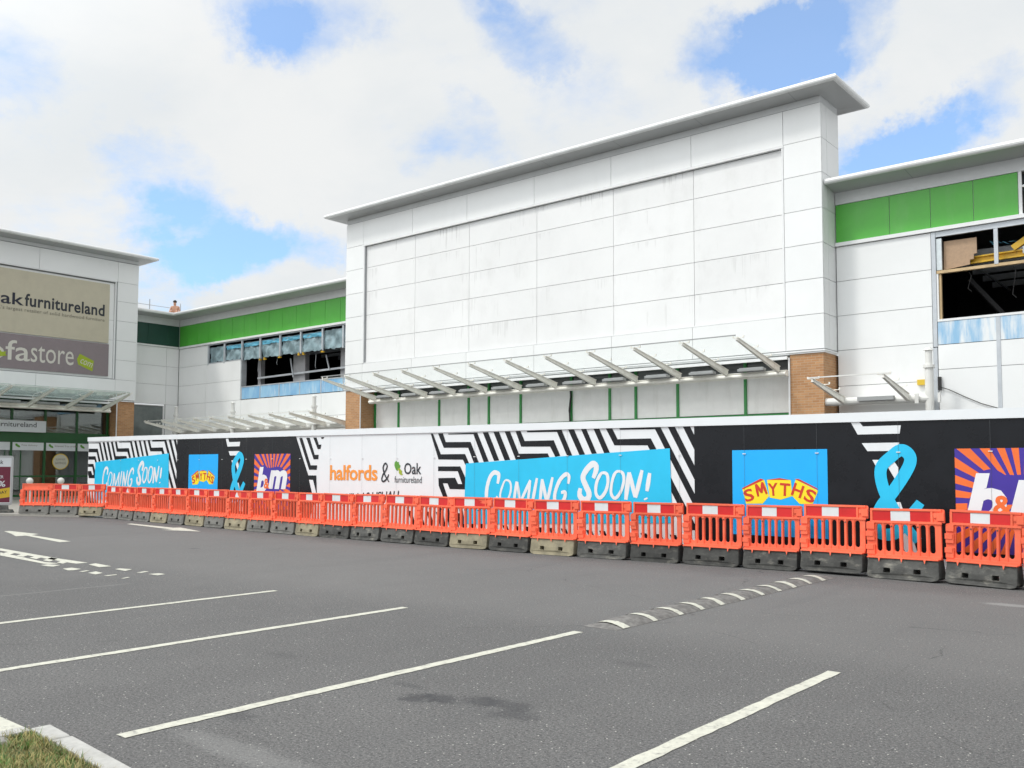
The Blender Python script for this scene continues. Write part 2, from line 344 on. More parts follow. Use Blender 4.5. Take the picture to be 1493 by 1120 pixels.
# ------------------------------------------------------------------ mesh helpers
def origin(o):
    v = Vector((0, 0, 0))
    while o is not None: v += o.location; o = o.parent
    return v
class MB:
    """collects shapes in world coordinates, then links them as ONE mesh object"""
    def __init__(s): s.v = []; s.f = []
    def add(s, vs, fs):
        b = len(s.v); s.v += [tuple(p) for p in vs]; s.f += [tuple(b + i for i in f) for f in fs]; return s
    def box(s, x0, x1, y0, y1, z0, z1):
        return s.add([(x0, y0, z0), (x1, y0, z0), (x1, y1, z0), (x0, y1, z0), (x0, y0, z1), (x1, y0, z1), (x1, y1, z1), (x0, y1, z1)],
                     [(0, 3, 2, 1), (4, 5, 6, 7), (0, 1, 5, 4), (1, 2, 6, 5), (2, 3, 7, 6), (3, 0, 4, 7)])
    def bar(s, p, q, wdt, hgt, up=(0, 0, 1), w2=None, h2=None):
        p, q = Vector(p), Vector(q); d = (q - p).normalized(); sv = d.cross(Vector(up))
        if sv.length < 1e-4: sv = d.cross(Vector((1, 0, 0)))
        sv.normalize(); uv = sv.cross(d)
        w2 = wdt if w2 is None else w2; h2 = hgt if h2 is None else h2
        vs = []
        for c, a, b in ((p, wdt, hgt), (q, w2, h2)):
            for i, j in ((-1, -1), (1, -1), (1, 1), (-1, 1)): vs.append(c + sv * (i * a / 2) + uv * (j * b / 2))
        return s.add(vs, [(0, 3, 2, 1), (4, 5, 6, 7), (0, 1, 5, 4), (1, 2, 6, 5), (2, 3, 7, 6), (3, 0, 4, 7)])
    def tube(s, pts, r, n=10, r2=None):
        pts = [Vector(p) for p in pts]; vs = []; fs = []
        for i, p in enumerate(pts):
            d = (pts[min(i + 1, len(pts) - 1)] - pts[max(i - 1, 0)]).normalized()
            a = d.cross(Vector((0, 0, 1)))
            if a.length < 1e-3: a = d.cross(Vector((1, 0, 0)))
            a.normalize(); b = a.cross(d)
            rr = r if r2 is None else r + (r2 - r) * i / (len(pts) - 1)
            for k in range(n):
                t = 2 * math.pi * k / n; vs.append(p + a * (math.cos(t) * rr) + b * (math.sin(t) * rr))
        for i in range(len(pts) - 1):
            for k in range(n): fs.append((i * n + k, i * n + (k + 1) % n, (i + 1) * n + (k + 1) % n, (i + 1) * n + k))
        fs.append(tuple(range(n - 1, -1, -1))); fs.append(tuple(range((len(pts) - 1) * n, len(pts) * n)))
        return s.add(vs, fs)
    def sheet(s, pts, fn, holes=()):
        """flat polygon (with holes) mapped through fn(u, v)"""
        loops = [[Vector((p[0], p[1], 0)) for p in pts]] + [[Vector((p[0], p[1], 0)) for p in h] for h in holes]
        tris = tessellate_polygon(loops); flat_ = [q for l in loops for q in l]
        return s.add([fn(q.x, q.y) for q in flat_], tris)
    def prism(s, pts, fa, fb, holes=()):
        """polygon with holes extruded between the mappings fa and fb"""
        loops = [list(pts)] + [list(h) for h in holes]
        tris = tessellate_polygon([[Vector((p[0], p[1], 0)) for p in l] for l in loops])
        fl = [p for l in loops for p in l]; n = len(fl)
        vs = [fa(*p) for p in fl] + [fb(*p) for p in fl]
        fs = [tuple(t) for t in tris] + [tuple(n + i for i in reversed(t)) for t in tris]
        o = 0
        for l in loops:
            k = len(l)
            for i in range(k): fs.append((o + i, o + (i + 1) % k, n + o + (i + 1) % k, n + o + i))
            o += k
        return s.add(vs, fs)
    def mesh(s, me, fn):
        return s.add([fn(*v.co) for v in me.vertices], [tuple(p.vertices) for p in me.polygons])
    def build(s, name, material, parent=None, smooth=False, bevel=0.0, label=None):
        o_ = origin(parent)
        me = bpy.data.meshes.new(name)
        me.from_pydata([tuple(Vector(p) - o_) for p in s.v], [], s.f); me.update()
        bm = bmesh.new(); bm.from_mesh(me); bmesh.ops.recalc_face_normals(bm, faces=bm.faces); bm.to_mesh(me); bm.free()
        if smooth:
            for p in me.polygons: p.use_smooth = True
        me.materials.append(material)
        o = bpy.data.objects.new(name, me); COL.objects.link(o)
        if parent is not None: o.parent = parent
        if bevel > 0:
            b = o.modifiers.new('bevel', 'BEVEL'); b.width = bevel; b.segments = 2; b.limit_method = 'ANGLE'; b.angle_limit = rad(40)
        if label: o['label'] = label
        return o
def tag(o, label=None, cat=None, group=None, kind=None):
    if label: o['label'] = label
    if cat: o['category'] = cat
    if group: o['group'] = group
    if kind: o['kind'] = kind
    return o
def thing(name, loc, label, cat, group=None):
    o = bpy.data.objects.new(name, None); COL.objects.link(o); o.location = loc; o.empty_display_size = 0.2
    return tag(o, label, cat, group)
def cladding(mb, axis, plane, us, zs, gap=0.015, th=0.03, skip=None):
    for i in range(len(us) - 1):
        for j in range(len(zs) - 1):
            if skip and skip((us[i] + us[i + 1]) / 2, (zs[j] + zs[j + 1]) / 2): continue
            u0, u1, z0, z1 = us[i] + gap / 2, us[i + 1] - gap / 2, zs[j] + gap / 2, zs[j + 1] - gap / 2
            if axis == 'y': mb.box(u0, u1, plane, plane + th, z0, z1)
            else: mb.box(plane - th, plane, u0, u1, z0, z1)
def text_mesh(s, bold=0.0, shear=0.0, spacing=1.0):
    cu = bpy.data.curves.new('lettering', 'FONT'); cu.body = s; cu.offset = bold; cu.shear = shear; cu.resolution_u = 3; cu.space_character = spacing
    ob = bpy.data.objects.new('lettering', cu); COL.objects.link(ob)
    bpy.context.view_layer.update()
    me = bpy.data.meshes.new_from_object(ob.evaluated_get(bpy.context.evaluated_depsgraph_get()))
    bpy.data.objects.remove(ob); bpy.data.curves.remove(cu)
    return me
def text(mb, s, fn, u0, v0, u1, v1, bold=0.0, shear=0.0, spacing=1.0, rot=0.0):
    """lettering fitted into the box u0..u1, v0..v1 (v0 is where the lowest point goes) and mapped through fn"""
    me = text_mesh(s, bold, shear, spacing)
    xs = [v.co.x for v in me.vertices]; ys = [v.co.y for v in me.vertices]
    x0, x1, y0, y1 = min(xs), max(xs), min(ys), max(ys)
    cu_, cv_ = (u0 + u1) / 2, (v0 + v1) / 2; cr, sr = math.cos(rot), math.sin(rot)
    def f(x, y, z):
        a = u0 + (x - x0) / (x1 - x0) * (u1 - u0) - cu_; b = v0 + (y - y0) / (y1 - y0) * (v1 - v0) - cv_
        return fn(cu_ + a * cr - b * sr, cv_ + a * sr + b * cr)
    mb.mesh(me, f); bpy.data.meshes.remove(me)
def smooth_path(pts, k=5):
    out = []; P = [Vector(p) for p in pts]
    closed = (P[0] - P[-1]).length < 1e-6
    n = len(P)
    for i in range(n - 1):
        p0 = P[i - 1] if i > 0 else (P[-2] if closed else P[0] * 2 - P[1])
        p1, p2 = P[i], P[i + 1]
        p3 = P[i + 2] if i + 2 < n else (P[1] if closed else P[-1] * 2 - P[-2])
        for j in range(k):
            t = j / k
            out.append(0.5 * ((2 * p1) + (p2 - p0) * t + (2 * p0 - 5 * p1 + 4 * p2 - p3) * t * t + (3 * p1 - p0 - 3 * p2 + p3) * t ** 3))
    out.append(P[-1]); return out
def ribbon(mb, pts, width, fn, rough=0.0, dfn=None):
    """brush stroke of a given width along pts"""
    P = smooth_path(pts, 5 if len(pts) > 2 else 3); L = len(P); vs = []
    for i, p in enumerate(P):
        d = (P[min(i + 1, L - 1)] - P[max(i - 1, 0)]).normalized(); nrm = Vector((-d.y, d.x))
        e = min(i, L - 1 - i) / max(1, L - 1)
        k = width / 2 * (0.72 + 0.28 * min(1, e * 8)) * (1 + random.uniform(-rough, rough))
        q = p.copy()
        if dfn: fn = dfn(i / L)
        vs += [fn(*(q + nrm * k)), fn(*(q - nrm * k))]
    mb.add(vs, [(2 * i, 2 * i + 2, 2 * i + 3, 2 * i + 1) for i in range(L - 1)])
def clip_left(P, u):
    o = []
    for i in range(len(P)):
        a, b = P[i - 1], P[i]; ia, ib = a[0] >= u, b[0] >= u
        if ia != ib:
            t = (u - a[0]) / (b[0] - a[0]); o.append((u, a[1] + t * (b[1] - a[1])))
        if ib: o.append(b)
    return o
# ------------------------------------------------------------------ artwork and marking outlines, metres
STRIPES = [[(16.96, 2.28), (17.03, 2.28), (17.28, 1.86), (18.01, 1.86), (18.13, 1.66), (18.03, 1.62), (17.95, 1.74), (17.21, 1.75)], [(17.19, 2.28), (17.34, 2.28), (17.43, 2.12), (18.17, 2.11), (18.41, 1.68), (18.27, 1.67), (18.1, 1.99), (17.37, 2.0)], [(17.5, 2.27), (18.36, 2.27), (18.69, 1.7), (18.55, 1.69), (18.25, 2.24), (17.51, 2.25)], [(18.52, 2.27), (18.67, 2.27), (18.98, 1.72), (18.84, 1.71)], [(18.82, 2.27), (18.97, 2.27), (19.28, 1.73), (19.13, 1.72)], [(19.13, 2.27), (19.27, 2.27), (19.51, 1.85), (20.25, 1.85), (20.33, 1.71), (19.52, 1.67), (19.43, 1.73)], [(19.42, 2.27), (19.55, 2.27), (19.66, 2.1), (20.4, 2.1), (20.56, 1.8), (20.44, 1.78), (20.31, 1.98), (19.57, 1.99)], [(19.71, 2.27), (20.59, 2.27), (20.85, 1.8), (20.73, 1.79), (20.48, 2.23), (19.73, 2.24)], [(17.2, 1.6), (17.87, 1.6), (18.06, 1.31), (18.06, 1.23), (17.93, 1.23), (17.8, 1.5), (17.2, 1.5)], [(17.21, 1.35), (17.72, 1.36), (17.81, 1.23), (18.1, 1.23), (18.1, 1.12), (17.56, 1.12), (17.49, 1.24), (17.35, 1.24), (17.52, 0.9), (17.39, 0.89), (17.22, 1.19)], [(20.75, 2.28), (20.89, 2.27), (21.15, 1.82), (21.02, 1.81)], [(21.06, 2.28), (21.18, 2.27), (21.42, 1.84), (21.31, 1.83)], [(21.35, 2.28), (21.48, 2.27), (21.72, 1.84), (21.59, 1.84)], [(21.63, 2.28), (21.77, 2.28), (21.89, 2.09), (22.6, 2.09), (23.47, 0.62), (23.47, 0.52), (23.39, 0.52), (22.53, 1.97), (21.82, 1.98)], [(21.93, 2.28), (22.8, 2.28), (23.47, 1.13), (23.47, 0.9), (22.69, 2.22), (21.94, 2.23)], [(23.47, 1.37), (22.95, 2.27), (23.09, 2.27), (23.47, 1.61)], [(23.47, 1.88), (23.25, 2.27), (23.39, 2.27), (23.47, 2.13)]]
WEDGE = [[(12.13, 2.32), (12.26, 2.32), (12.63, 1.63), (12.9, 1.63), (12.88, 1.52), (12.57, 1.52)], [(12.43, 2.32), (12.57, 2.32), (12.79, 1.89), (12.95, 1.89), (12.94, 1.78), (12.75, 1.78)], [(12.72, 2.32), (12.85, 2.32), (12.95, 2.14), (13.06, 2.14), (13.02, 2.03), (12.91, 2.03)], [(13.03, 2.32), (13.17, 2.32), (13.12, 2.28), (13.06, 2.28)]]
WEDGE_EDGE = [(11.99, 2.32), (12.54, 1.38), (12.87, 1.38), (12.93, 0.92), (12.89, 0.98), (12.74, 1.27), (12.58, 1.27), (12.77, 0.95)]
AMPW = [[(26.15, 2.26), (26.28, 2.26), (26.33, 2.19), (26.88, 2.19), (26.86, 2.07), (26.25, 2.07)], [(26.31, 1.94), (26.85, 1.94), (26.85, 1.88), (26.77, 1.85), (26.71, 1.82), (26.39, 1.82)], [(26.46, 1.69), (26.58, 1.69), (26.52, 1.58)], [(26.68, 1.59), (26.77, 1.67), (26.83, 1.58), (26.83, 1.5), (26.78, 1.41)], [(26.77, 1.07), (26.85, 1.08), (27.09, 0.31), (26.93, 0.3), (26.79, 0.63)]]
AMP = [(27.13, 1.08), (27.02, 0.93), (26.81, 0.66), (26.66, 0.6), (26.54, 0.64), (26.5, 0.8), (26.58, 1.01), (26.73, 1.2), (26.9, 1.45), (27.0, 1.65), (26.98, 1.77), (26.87, 1.83), (26.73, 1.73), (26.6, 1.6), (26.58, 1.43), (26.64, 1.2), (26.76, 0.96), (26.92, 0.73), (27.09, 0.53)]
BRUSH = [([(18.95, 1.25), (18.98, 1.4), (18.95, 1.46), (18.84, 1.47), (18.74, 1.38), (18.67, 1.22), (18.64, 1.05), (18.65, 0.89), (18.74, 0.81), (18.86, 0.86), (18.95, 0.99)], 0.093), ([(19.16, 1.32), (19.28, 1.29), (19.31, 1.16), (19.26, 0.99), (19.15, 0.87), (19.05, 0.89), (19.02, 1.03), (19.08, 1.2), (19.16, 1.32)], 0.052), ([(19.38, 0.86), (19.46, 1.3)], 0.075), ([(19.48, 1.29), (19.55, 0.9)], 0.067), ([(19.56, 0.89), (19.82, 1.33)], 0.07), ([(19.82, 1.32), (19.75, 0.86)], 0.067), ([(19.99, 1.37), (19.87, 0.87)], 0.079), ([(20.06, 0.87), (20.12, 1.35)], 0.079), ([(20.12, 1.35), (20.24, 0.89)], 0.079), ([(20.24, 0.89), (20.38, 1.39)], 0.079), ([(20.76, 1.27), (20.78, 1.4), (20.71, 1.45), (20.57, 1.35), (20.46, 1.15), (20.43, 0.97), (20.51, 0.87), (20.61, 0.91), (20.68, 1.02), (20.68, 1.11), (20.59, 1.1)], 0.079), ([(21.35, 1.38), (21.41, 1.52), (21.41, 1.61), (21.33, 1.64), (21.19, 1.53), (21.11, 1.39), (21.17, 1.25), (21.25, 1.1), (21.22, 1.0), (21.11, 0.98), (21.03, 1.07), (21.05, 1.19)], 0.116), ([(21.56, 1.48), (21.66, 1.45), (21.68, 1.3), (21.62, 1.13), (21.5, 1.02), (21.41, 1.1), (21.42, 1.28), (21.49, 1.42), (21.56, 1.48)], 0.067), ([(21.91, 1.51), (22.01, 1.47), (22.03, 1.33), (21.96, 1.14), (21.84, 1.02), (21.75, 1.11), (21.77, 1.31), (21.83, 1.46), (21.91, 1.51)], 0.062), ([(22.07, 1.0), (22.14, 1.49)], 0.095), ([(22.15, 1.49), (22.27, 1.05)], 0.086), ([(22.28, 1.04), (22.42, 1.53)], 0.09), ([(22.58, 1.48), (22.52, 1.16)], 0.09), ([(22.49, 1.04), (22.5, 1.01)], 0.086)]
SMY = [[(24.36, 1.22), (24.74, 1.38), (24.82, 1.12), (24.71, 1.0), (24.42, 0.99)], [(24.79, 1.38), (25.19, 1.38), (25.21, 1.13), (25.02, 1.07), (24.83, 1.1)], [(25.27, 1.39), (25.63, 1.22), (25.54, 1.02), (25.33, 1.01), (25.19, 1.15)]]
SMR = [[(24.35, 1.24), (24.68, 1.4), (24.74, 1.38), (24.36, 1.22)], [(24.77, 1.38), (25.0, 1.41), (25.2, 1.38)], [(25.25, 1.4), (25.32, 1.4), (25.61, 1.26), (25.63, 1.23)]]
SML = [('S', (24.47, 1.13), 17), ('M', (24.68, 1.23), 17), ('Y', (24.89, 1.23), 4), ('T', (25.09, 1.23), -3), ('H', (25.3, 1.22), -20), ('S', (25.5, 1.14), -22)]
ARROW1 = [(-23.78, 9.16), (-23.78, 9.29), (-22.16, 9.3), (-21.96, 9.05), (-19.45, 8.81), (-19.39, 8.56), (-21.86, 8.89), (-21.83, 8.66), (-22.7, 8.91)]
ARROW2 = [(-24.46, 12.6), (-24.57, 12.79), (-22.02, 12.61), (-21.96, 12.78), (-20.21, 12.3), (-21.45, 11.95), (-21.4, 12.22)]
LADDER = [[(-18.75, 7.16), (-15.84, 7.0), (-14.82, 7.0), (-14.81, 6.81), (-14.99, 6.8), (-18.23, 6.96)], [(-17.81, 6.81), (-15.46, 6.59), (-15.05, 6.65), (-15.05, 6.5), (-15.17, 6.46), (-17.2, 6.57)], [(-17.57, 6.76), (-17.97, 7.06), (-17.62, 7.04), (-17.22, 6.74)], [(-16.94, 6.74), (-17.34, 7.04), (-17.01, 7.02), (-16.61, 6.72)], [(-16.35, 6.72), (-16.73, 7.02), (-16.42, 7.0), (-16.03, 6.7)], [(-15.78, 6.7), (-16.16, 7.0), (-15.86, 6.98), (-15.48, 6.68)], [(-15.24, 6.69), (-15.61, 6.99), (-15.33, 6.97), (-14.95, 6.66)], [(-14.99, 6.33), (-15.04, 6.46), (-14.76, 6.54), (-14.62, 6.37), (-14.72, 6.33)], [(-14.21, 6.33), (-14.24, 6.48), (-13.95, 6.49), (-13.86, 6.34), (-13.9, 6.27)], [(-13.62, 6.3), (-13.7, 6.45), (-13.63, 6.47), (-13.53, 6.32)], [(-13.37, 6.32), (-13.48, 6.49), (-13.2, 6.46), (-13.09, 6.3)], [(-12.87, 6.31), (-12.88, 6.5), (-12.81, 6.48), (-12.77, 6.32)], [(-12.35, 6.3), (-12.43, 6.44), (-12.38, 6.45), (-12.3, 6.32)], [(-14.52, 6.87), (-14.62, 7.03), (-13.99, 6.98), (-14.0, 6.79)], [(-13.54, 6.81), (-13.6, 6.91), (-13.34, 6.98), (-13.18, 6.79)], [(-12.88, 6.8), (-12.97, 6.98), (-12.88, 7.0), (-12.79, 6.83)], [(-12.57, 6.82), (-12.56, 6.98), (-12.38, 6.98), (-12.32, 6.83)]]
BAR = [(-31.30, 12.47), (-30.2, 12.98), (-29.12, 13.4), (-28.06, 13.68), (-27.01, 13.64), (-25.97, 13.59), (-24.93, 13.55), (-23.88, 13.49), (-22.85, 13.43), (-21.8, 13.37), (-20.76, 13.3), (-19.65, 13.23), (-18.64, 13.2), (-17.62, 13.18), (-16.71, 13.16), (-15.63, 13.15), (-14.61, 13.13), (-13.58, 13.12), (-12.57, 13.11), (-11.54, 13.11), (-10.54, 13.12), (-9.5, 13.13), (-8.46, 13.23), (-7.51, 13.32), (-6.48, 13.39), (-5.57, 13.45), (-4.57, 13.41), (-3.5, 13.34), (-2.54, 13.25), (-1.5, 13.18)]
# ------------------------------------------------------------------ ground, road markings
MB().add([(-600, -300, 0), (300, -300, 0), (300, 600, 0), (-600, 600, 0)], [(0, 1, 2, 3)]).build('car_park_ground', M_asphalt)['kind'] = 'structure'
pv = MB()
PVP = [(-28.98, 13.36), (-29.0, 13.9), (-30.9, 14.45), (-31.2, 26), (-60, 26), (-60, 0.0), (-31.1, 12.43)]
pv.prism(PVP, lambda x, y: (x, y, 0.0), lambda x, y: (x, y, 0.06))
pv.build('pavement', M_paving)['kind'] = 'structure'
def marking(name, polys, label, z=0.004):
    mb = MB()
    for i, p in enumerate(polys): mb.sheet(p, lambda x, y: (x, y, z + 0.0006 * (i % 5)))
    o = mb.build(name, M_paint); tag(o, label, 'road marking', kind='structure'); return o
def worn_line(x, y0, y1, wd=0.1):
    n = 60; L, Rr = [], []
    for i in range(n + 1):
        y = y0 + (y1 - y0) * i / n
        L.append((x - wd / 2 + random.uniform(-.006, .006), y)); Rr.append((x + wd / 2 + random.uniform(-.006, .006), y))
    return L + Rr[::-1]
for x, y0, y1, lb in ((-2.61, 0.4, 6.94, 'white parking bay line nearest the right of the car park'), (-5.085, 2.62, 7.07, 'white parking bay line that runs on into the speed bump'),
                      (-7.425, 0.4, 7.05, 'white parking bay line between the short far line and the speed bump line'), (-9.67, 0.4, 6.95, 'farthest white parking bay line, next to the ladder marking')):
    marking('bay_line', [worn_line(x, y0, y1)], lb)
marking('bay_end_line', [[(-9.5, 2.16), (-5.3, 2.18), (-5.3, 2.34), (-9.5, 2.36)]], 'broad white line running into the corner of the grass island kerb')
marking('arrow_marking', [ARROW1], 'white road arrow pointing left, nearest the ladder marking')
marking('arrow_marking', [ARROW2], 'white road arrow pointing right, close to the orange barriers')
marking('ladder_marking', LADDER, 'worn white ladder marking of two broken lines with slanting rungs')

# speed bump
sb = thing('speed_bump', (-5.05, 10.2, 0), 'asphalt coloured speed bump with eleven short white stripes, ending at the barriers', 'speed bump')
M_bump = mat('speed_bump_rubber', (0.165, 0.158, 0.150), 0.9, var=0.3, scale=14, bump=1.0, bscale=60, dirt=((0.09, 0.08, 0.075), .7, 30, (1, 1, 1)))
SY0, SY1 = 7.35, 13.02
def bump_h(y):
    e = min(1, (y - SY0) / 0.45, (SY1 - y) / 0.3)
    return 0.056 * max(0.0, e) ** 0.6
hv, hf = [], []; NY, NX = 90, 14
for i in range(NY + 1):
    y = SY0 + (SY1 - SY0) * i / NY
    ph = ((y - 7.55) / 0.5); sc = 1 - 0.16 * math.exp(-((ph - round(ph)) / 0.16) ** 2)
    for j in range(NX + 1):
        t = -1 + 2 * j / NX
        hv.append((-5.045 + t * 0.2 * (0.97 + 0.03 * sc) + random.uniform(-.004, .004), y, 0.002 + bump_h(y) * sc * (1 - abs(t) ** 2.2)))
for i in range(NY):
    for j in range(NX): hf.append((i * (NX + 1) + j, i * (NX + 1) + j + 1, (i + 1) * (NX + 1) + j + 1, (i + 1) * (NX + 1) + j))
MB().add(hv, hf).build('bump_body', M_bump, sb, smooth=True)
for k in range(11):
    y = 7.58 + 0.5 * k + random.uniform(-.02, .02); v = []
    wd = 0.055 + random.uniform(-.008, .01); sk = random.uniform(-.05, .02)
    for j in range(NX + 1):
        t = -1 + 2 * j / NX
        for s_ in (-1, 1):
            yy = y + s_ * wd + sk * t + random.uniform(-.008, .008)
            ph = ((yy - 7.55) / 0.5); sc = 1 - 0.16 * math.exp(-((ph - round(ph)) / 0.16) ** 2)
            v.append((-5.045 + t * 0.2, yy, 0.007 + max(bump_h(y) * 0.97, .01) * max(sc, .93) * (1 - abs(t) ** 2.2)))
    MB().add(v, [(2 * j, 2 * j + 1, 2 * j + 3, 2 * j + 2) for j in range(NX)]).build('stripe', M_paint, sb)

# grass island in the corner
KX, KY = -5.24, 2.29
kb = MB()
def kerb_run(pts, wd=0.115, h=0.115):
    pass
joints_x = [KX, -4.93, -4.02, -3.1, -2.2]
for a, b in zip(joints_x, joints_x[1:]):
    ya, yb = KY - (a - KX) * 0.075, KY - (b - KX) * 0.075
    kb.prism([(a + .004, ya), (b - .004, yb), (b - .004, yb - .105), (a + .004, ya - .105)], lambda x, y: (x, y, 0.0), lambda x, y: (x, y, 0.115))
joints_y = [KY - .109, 1.9, 1.0, 0.1]
for a, b in zip(joints_y, joints_y[1:]):
    kb.box(KX - .06, KX + .045, b + .004, a - .004, 0, 0.115)
kb.build('kerb', M_kerb, bevel=0.012)['kind'] = 'structure'
so_ = MB(); so_.sheet([(KX + .05, 0.1), (-2.2, 0.1), (-2.2, 1.93), (KX + .05, 2.16)], lambda x, y: (x, y, 0.095)); so_.build('island_soil', M_soil)['kind'] = 'structure'
def grass(nm, n, m, hmin, hmax, label, keep):
    mb = MB()
    for i in range(n):
        x = random.uniform(KX + .02, -3.9); y = random.uniform(1.25, KY - .09)
        if y > KY - .10 - (x - KX) * 0.075: continue
        if not keep(x, y): continue
        h = random.uniform(hmin, hmax); a = random.uniform(0, 6.28); ln = random.uniform(.3, 1.8) * h; h *= random.choice((1, 1, 1, 1, 1.6)) if h > .03 else 1; wd = random.uniform(.0014, .003)
        dx, dy = math.cos(a), math.sin(a); px, py = -dy * wd, dx * wd; z = 0.093
        mb.add([(x - px, y - py, z), (x + px, y + py, z), (x + dx * ln * .45 + px * .7, y + dy * ln * .45 + py * .7, z + h * .62), (x + dx * ln * .45 - px * .7, y + dy * ln * .45 - py * .7, z + h * .62), (x + dx * ln, y + dy * ln, z + h)],
               [(0, 1, 2, 3), (3, 2, 4)])
    o = mb.build(nm, m); tag(o, label, 'grass', kind='stuff'); return o
grass('green_grass', 30000, M_grass_a, .01, .036, 'short green grass on the corner island', lambda x, y: random.random() < (1.0 if (y < 2.0 - (x - KX) * .25) else .35))
grass('dry_grass', 15000, M_grass_b, .01, .042, 'dry straw coloured grass along the island kerb', lambda x, y: random.random() < (.85 if (y > 1.95 - (x - KX) * .22) else .22))
st = MB(); ns = 9
for r_ in range(5):
    for k in range(ns):
        t = k / ns * 6.283; rr = math.cos(r_ / 4 * 1.45) * (1 + .18 * math.sin(3 * t + r_))
        st.v.append((-5.12 + .075 * rr * math.cos(t), 1.99 + .045 * rr * math.sin(t), 0.092 + .035 * math.sin(r_ / 4 * 1.57)))
for r_ in range(4):
    for k in range(ns): st.f.append((r_ * ns + k, r_ * ns + (k + 1) % ns, (r_ + 1) * ns + (k + 1) % ns, (r_ + 1) * ns + k))
st.f.append(tuple(range(4 * ns, 5 * ns)))
tag(st.build('stone', M_stone, smooth=True), 'flat grey stone lying in the grass of the corner island', 'stone')

# ------------------------------------------------------------------ buildings
JZ = [5.10, 6.13, 7.18, 8.23, 9.27, 10.33, 11.37, 12.42]
def cornice_ring(parent, x0, x1, y0, y1, z, prof, name='cornice'):
    """profile (outward distance, height) carried round a rectangle with mitred corners"""
    mb = MB(); n = len(prof)
    for d, h in prof: mb.v += [(x0 - d, y0 - d, z + h), (x1 + d, y0 - d, z + h), (x1 + d, y1 + d, z + h), (x0 - d, y1 + d, z + h)]
    for i in range(n - 1):
        for k in range(4): mb.f.append((i * 4 + k, i * 4 + (k + 1) % 4, (i + 1) * 4 + (k + 1) % 4, (i + 1) * 4 + k))
    mb.f.append((4 * n - 4, 4 * n - 3, 4 * n - 2, 4 * n - 1))
    return mb.build(name, M_alu, parent)
NOSE = [(0.0, 0.0), (0.32, 0.035), (0.60, 0.06), (0.66, 0.07), (0.70, 0.105), (0.71, 0.15), (0.69, 0.195), (0.64, 0.22), (0.3, 0.27), (-0.3, 0.32)]
def roll(cd, cz, r, n=12):
    return [(cd + r * math.cos(2 * math.pi * k / n), cz + r * math.sin(2 * math.pi * k / n)) for k in range(n + 1)]
def cornice_seams(parent, axis, fixed, a, b, z, prof, step=3.1, sgn=-1):
    """dark butt joints between the cornice lengths"""
    u = a + step * .7
    while u < b:
        mb = MB(); vs = []
        for d, h in prof:
            for e in (-.012, .012):
                vs.append((u + e, fixed + sgn * (d + .004), z + h + .002 - (.004 if h < .1 else 0)) if axis == 'x' else (fixed + (d + .004), u + e, z + h + .002 - (.004 if h < .1 else 0)))
        k = len(prof); mb.add(vs, [(2 * i, 2 * i + 1, 2 * i + 3, 2 * i + 2) for i in range(k - 1)])
        mb.build('cornice_joint', M_gap, parent); u += step

def canopy_arm(root, tip):
    mb = MB()
    r_, t_ = Vector(root), Vector(tip); d = (t_ - r_)
    up = Vector((0, 0, 1)); side = d.cross(up).normalized()
    # tapered plate web with a flange on top and bottom
    web = [r_ + up * .085, r_ - up * .095, t_ - up * .022, t_ + up * .03]
    vs = [p - side * .02 for p in web] + [p + side * .02 for p in web]
    mb.add(vs, [(0, 1, 2, 3), (7, 6, 5, 4), (0, 4, 5, 1), (1, 5, 6, 2), (2, 6, 7, 3), (3, 7, 4, 0)])
    mb.bar(r_ + up * .095, t_ + up * .04, .095, .018, w2=.065); mb.bar(r_ - up * .105, t_ - up * .032, .095, .018, w2=.065)
    for t in (0.04, 0.36, 0.68):   # glass fixing spiders
        p = t_ + (r_ - t_) * t + up * (.06 + .09 * t)
        mb.bar(p - side * .15, p + side * .15, .03, .018)
        for s_ in (-1, 1): mb.bar(p + side * .15 * s_, p + side * .15 * s_ + up * .06, .035, .035, up=(1, 0, 0))
    return mb

# --- central unit: the tall blank sign tower
T = thing('retail_unit', (-20.65, 26.7, 0), 'tall white panelled shop unit with a big blank sign recess and a boarded front', 'building')
X0, X1, YF, YB = -31.4, -9.9, 26.0, 27.4
core = MB()
core.box(X0 + .04, X1 - .04, 26.14, YB - .04, 5.08, 12.44)
core.box(X0 + .04, -30.14, 26.034, 26.15, 5.08, 12.44); core.box(-11.1, X1 - .04, 26.034, 26.15, 5.08, 12.44)
core.box(-30.13, -11.11, 26.034, 26.15, 11.30, 12.44); core.box(-30.13, -11.11, 26.034, 26.15, 5.08, 6.17)
core.build('backing', M_gap, T)
UT = [X0, -30.25, -27.18, -24.1, -20.71, -17.3, -14.19, -11.07, X1]
cl = MB()
cladding(cl, 'y', YF, UT, [11.37, 12.42]); cladding(cl, 'y', YF, UT, [5.10, 6.13])
cladding(cl, 'y', YF, [X0, -30.25], JZ[1:7]); cladding(cl, 'y', YF, [-11.07, X1], JZ[1:7])
YS = [26.034, 26.43, YB]
cladding(cl, 'x', X1, YS, JZ)
mb2 = MB(); cladding(mb2, 'x', X0 + .03, YS, JZ); cl.add(mb2.v, mb2.f)
cladding(cl, 'y', YB - .03, UT, JZ)
cl.build('cladding', M_white, T)
sp_ = MB(); cladding(sp_, 'y', 26.10, [-30.16, -27.1, -24.05, -20.65, -17.27, -14.16, -11.13], [6.17, 7.19, 8.25, 9.28, 10.34, 11.285])
sp_.build('blank_sign_panel', M_signpanel, T, label='blank white sign panel streaked with grey dirt where a sign was taken down')
fr = MB()
fr.box(-30.26, -11.06, 25.975, 26.10, 11.296, 11.362); fr.box(-30.25, -30.17, 25.985, 26.10, 6.14, 11.298); fr.box(-11.125, -11.07, 25.985, 26.10, 6.14, 11.298)
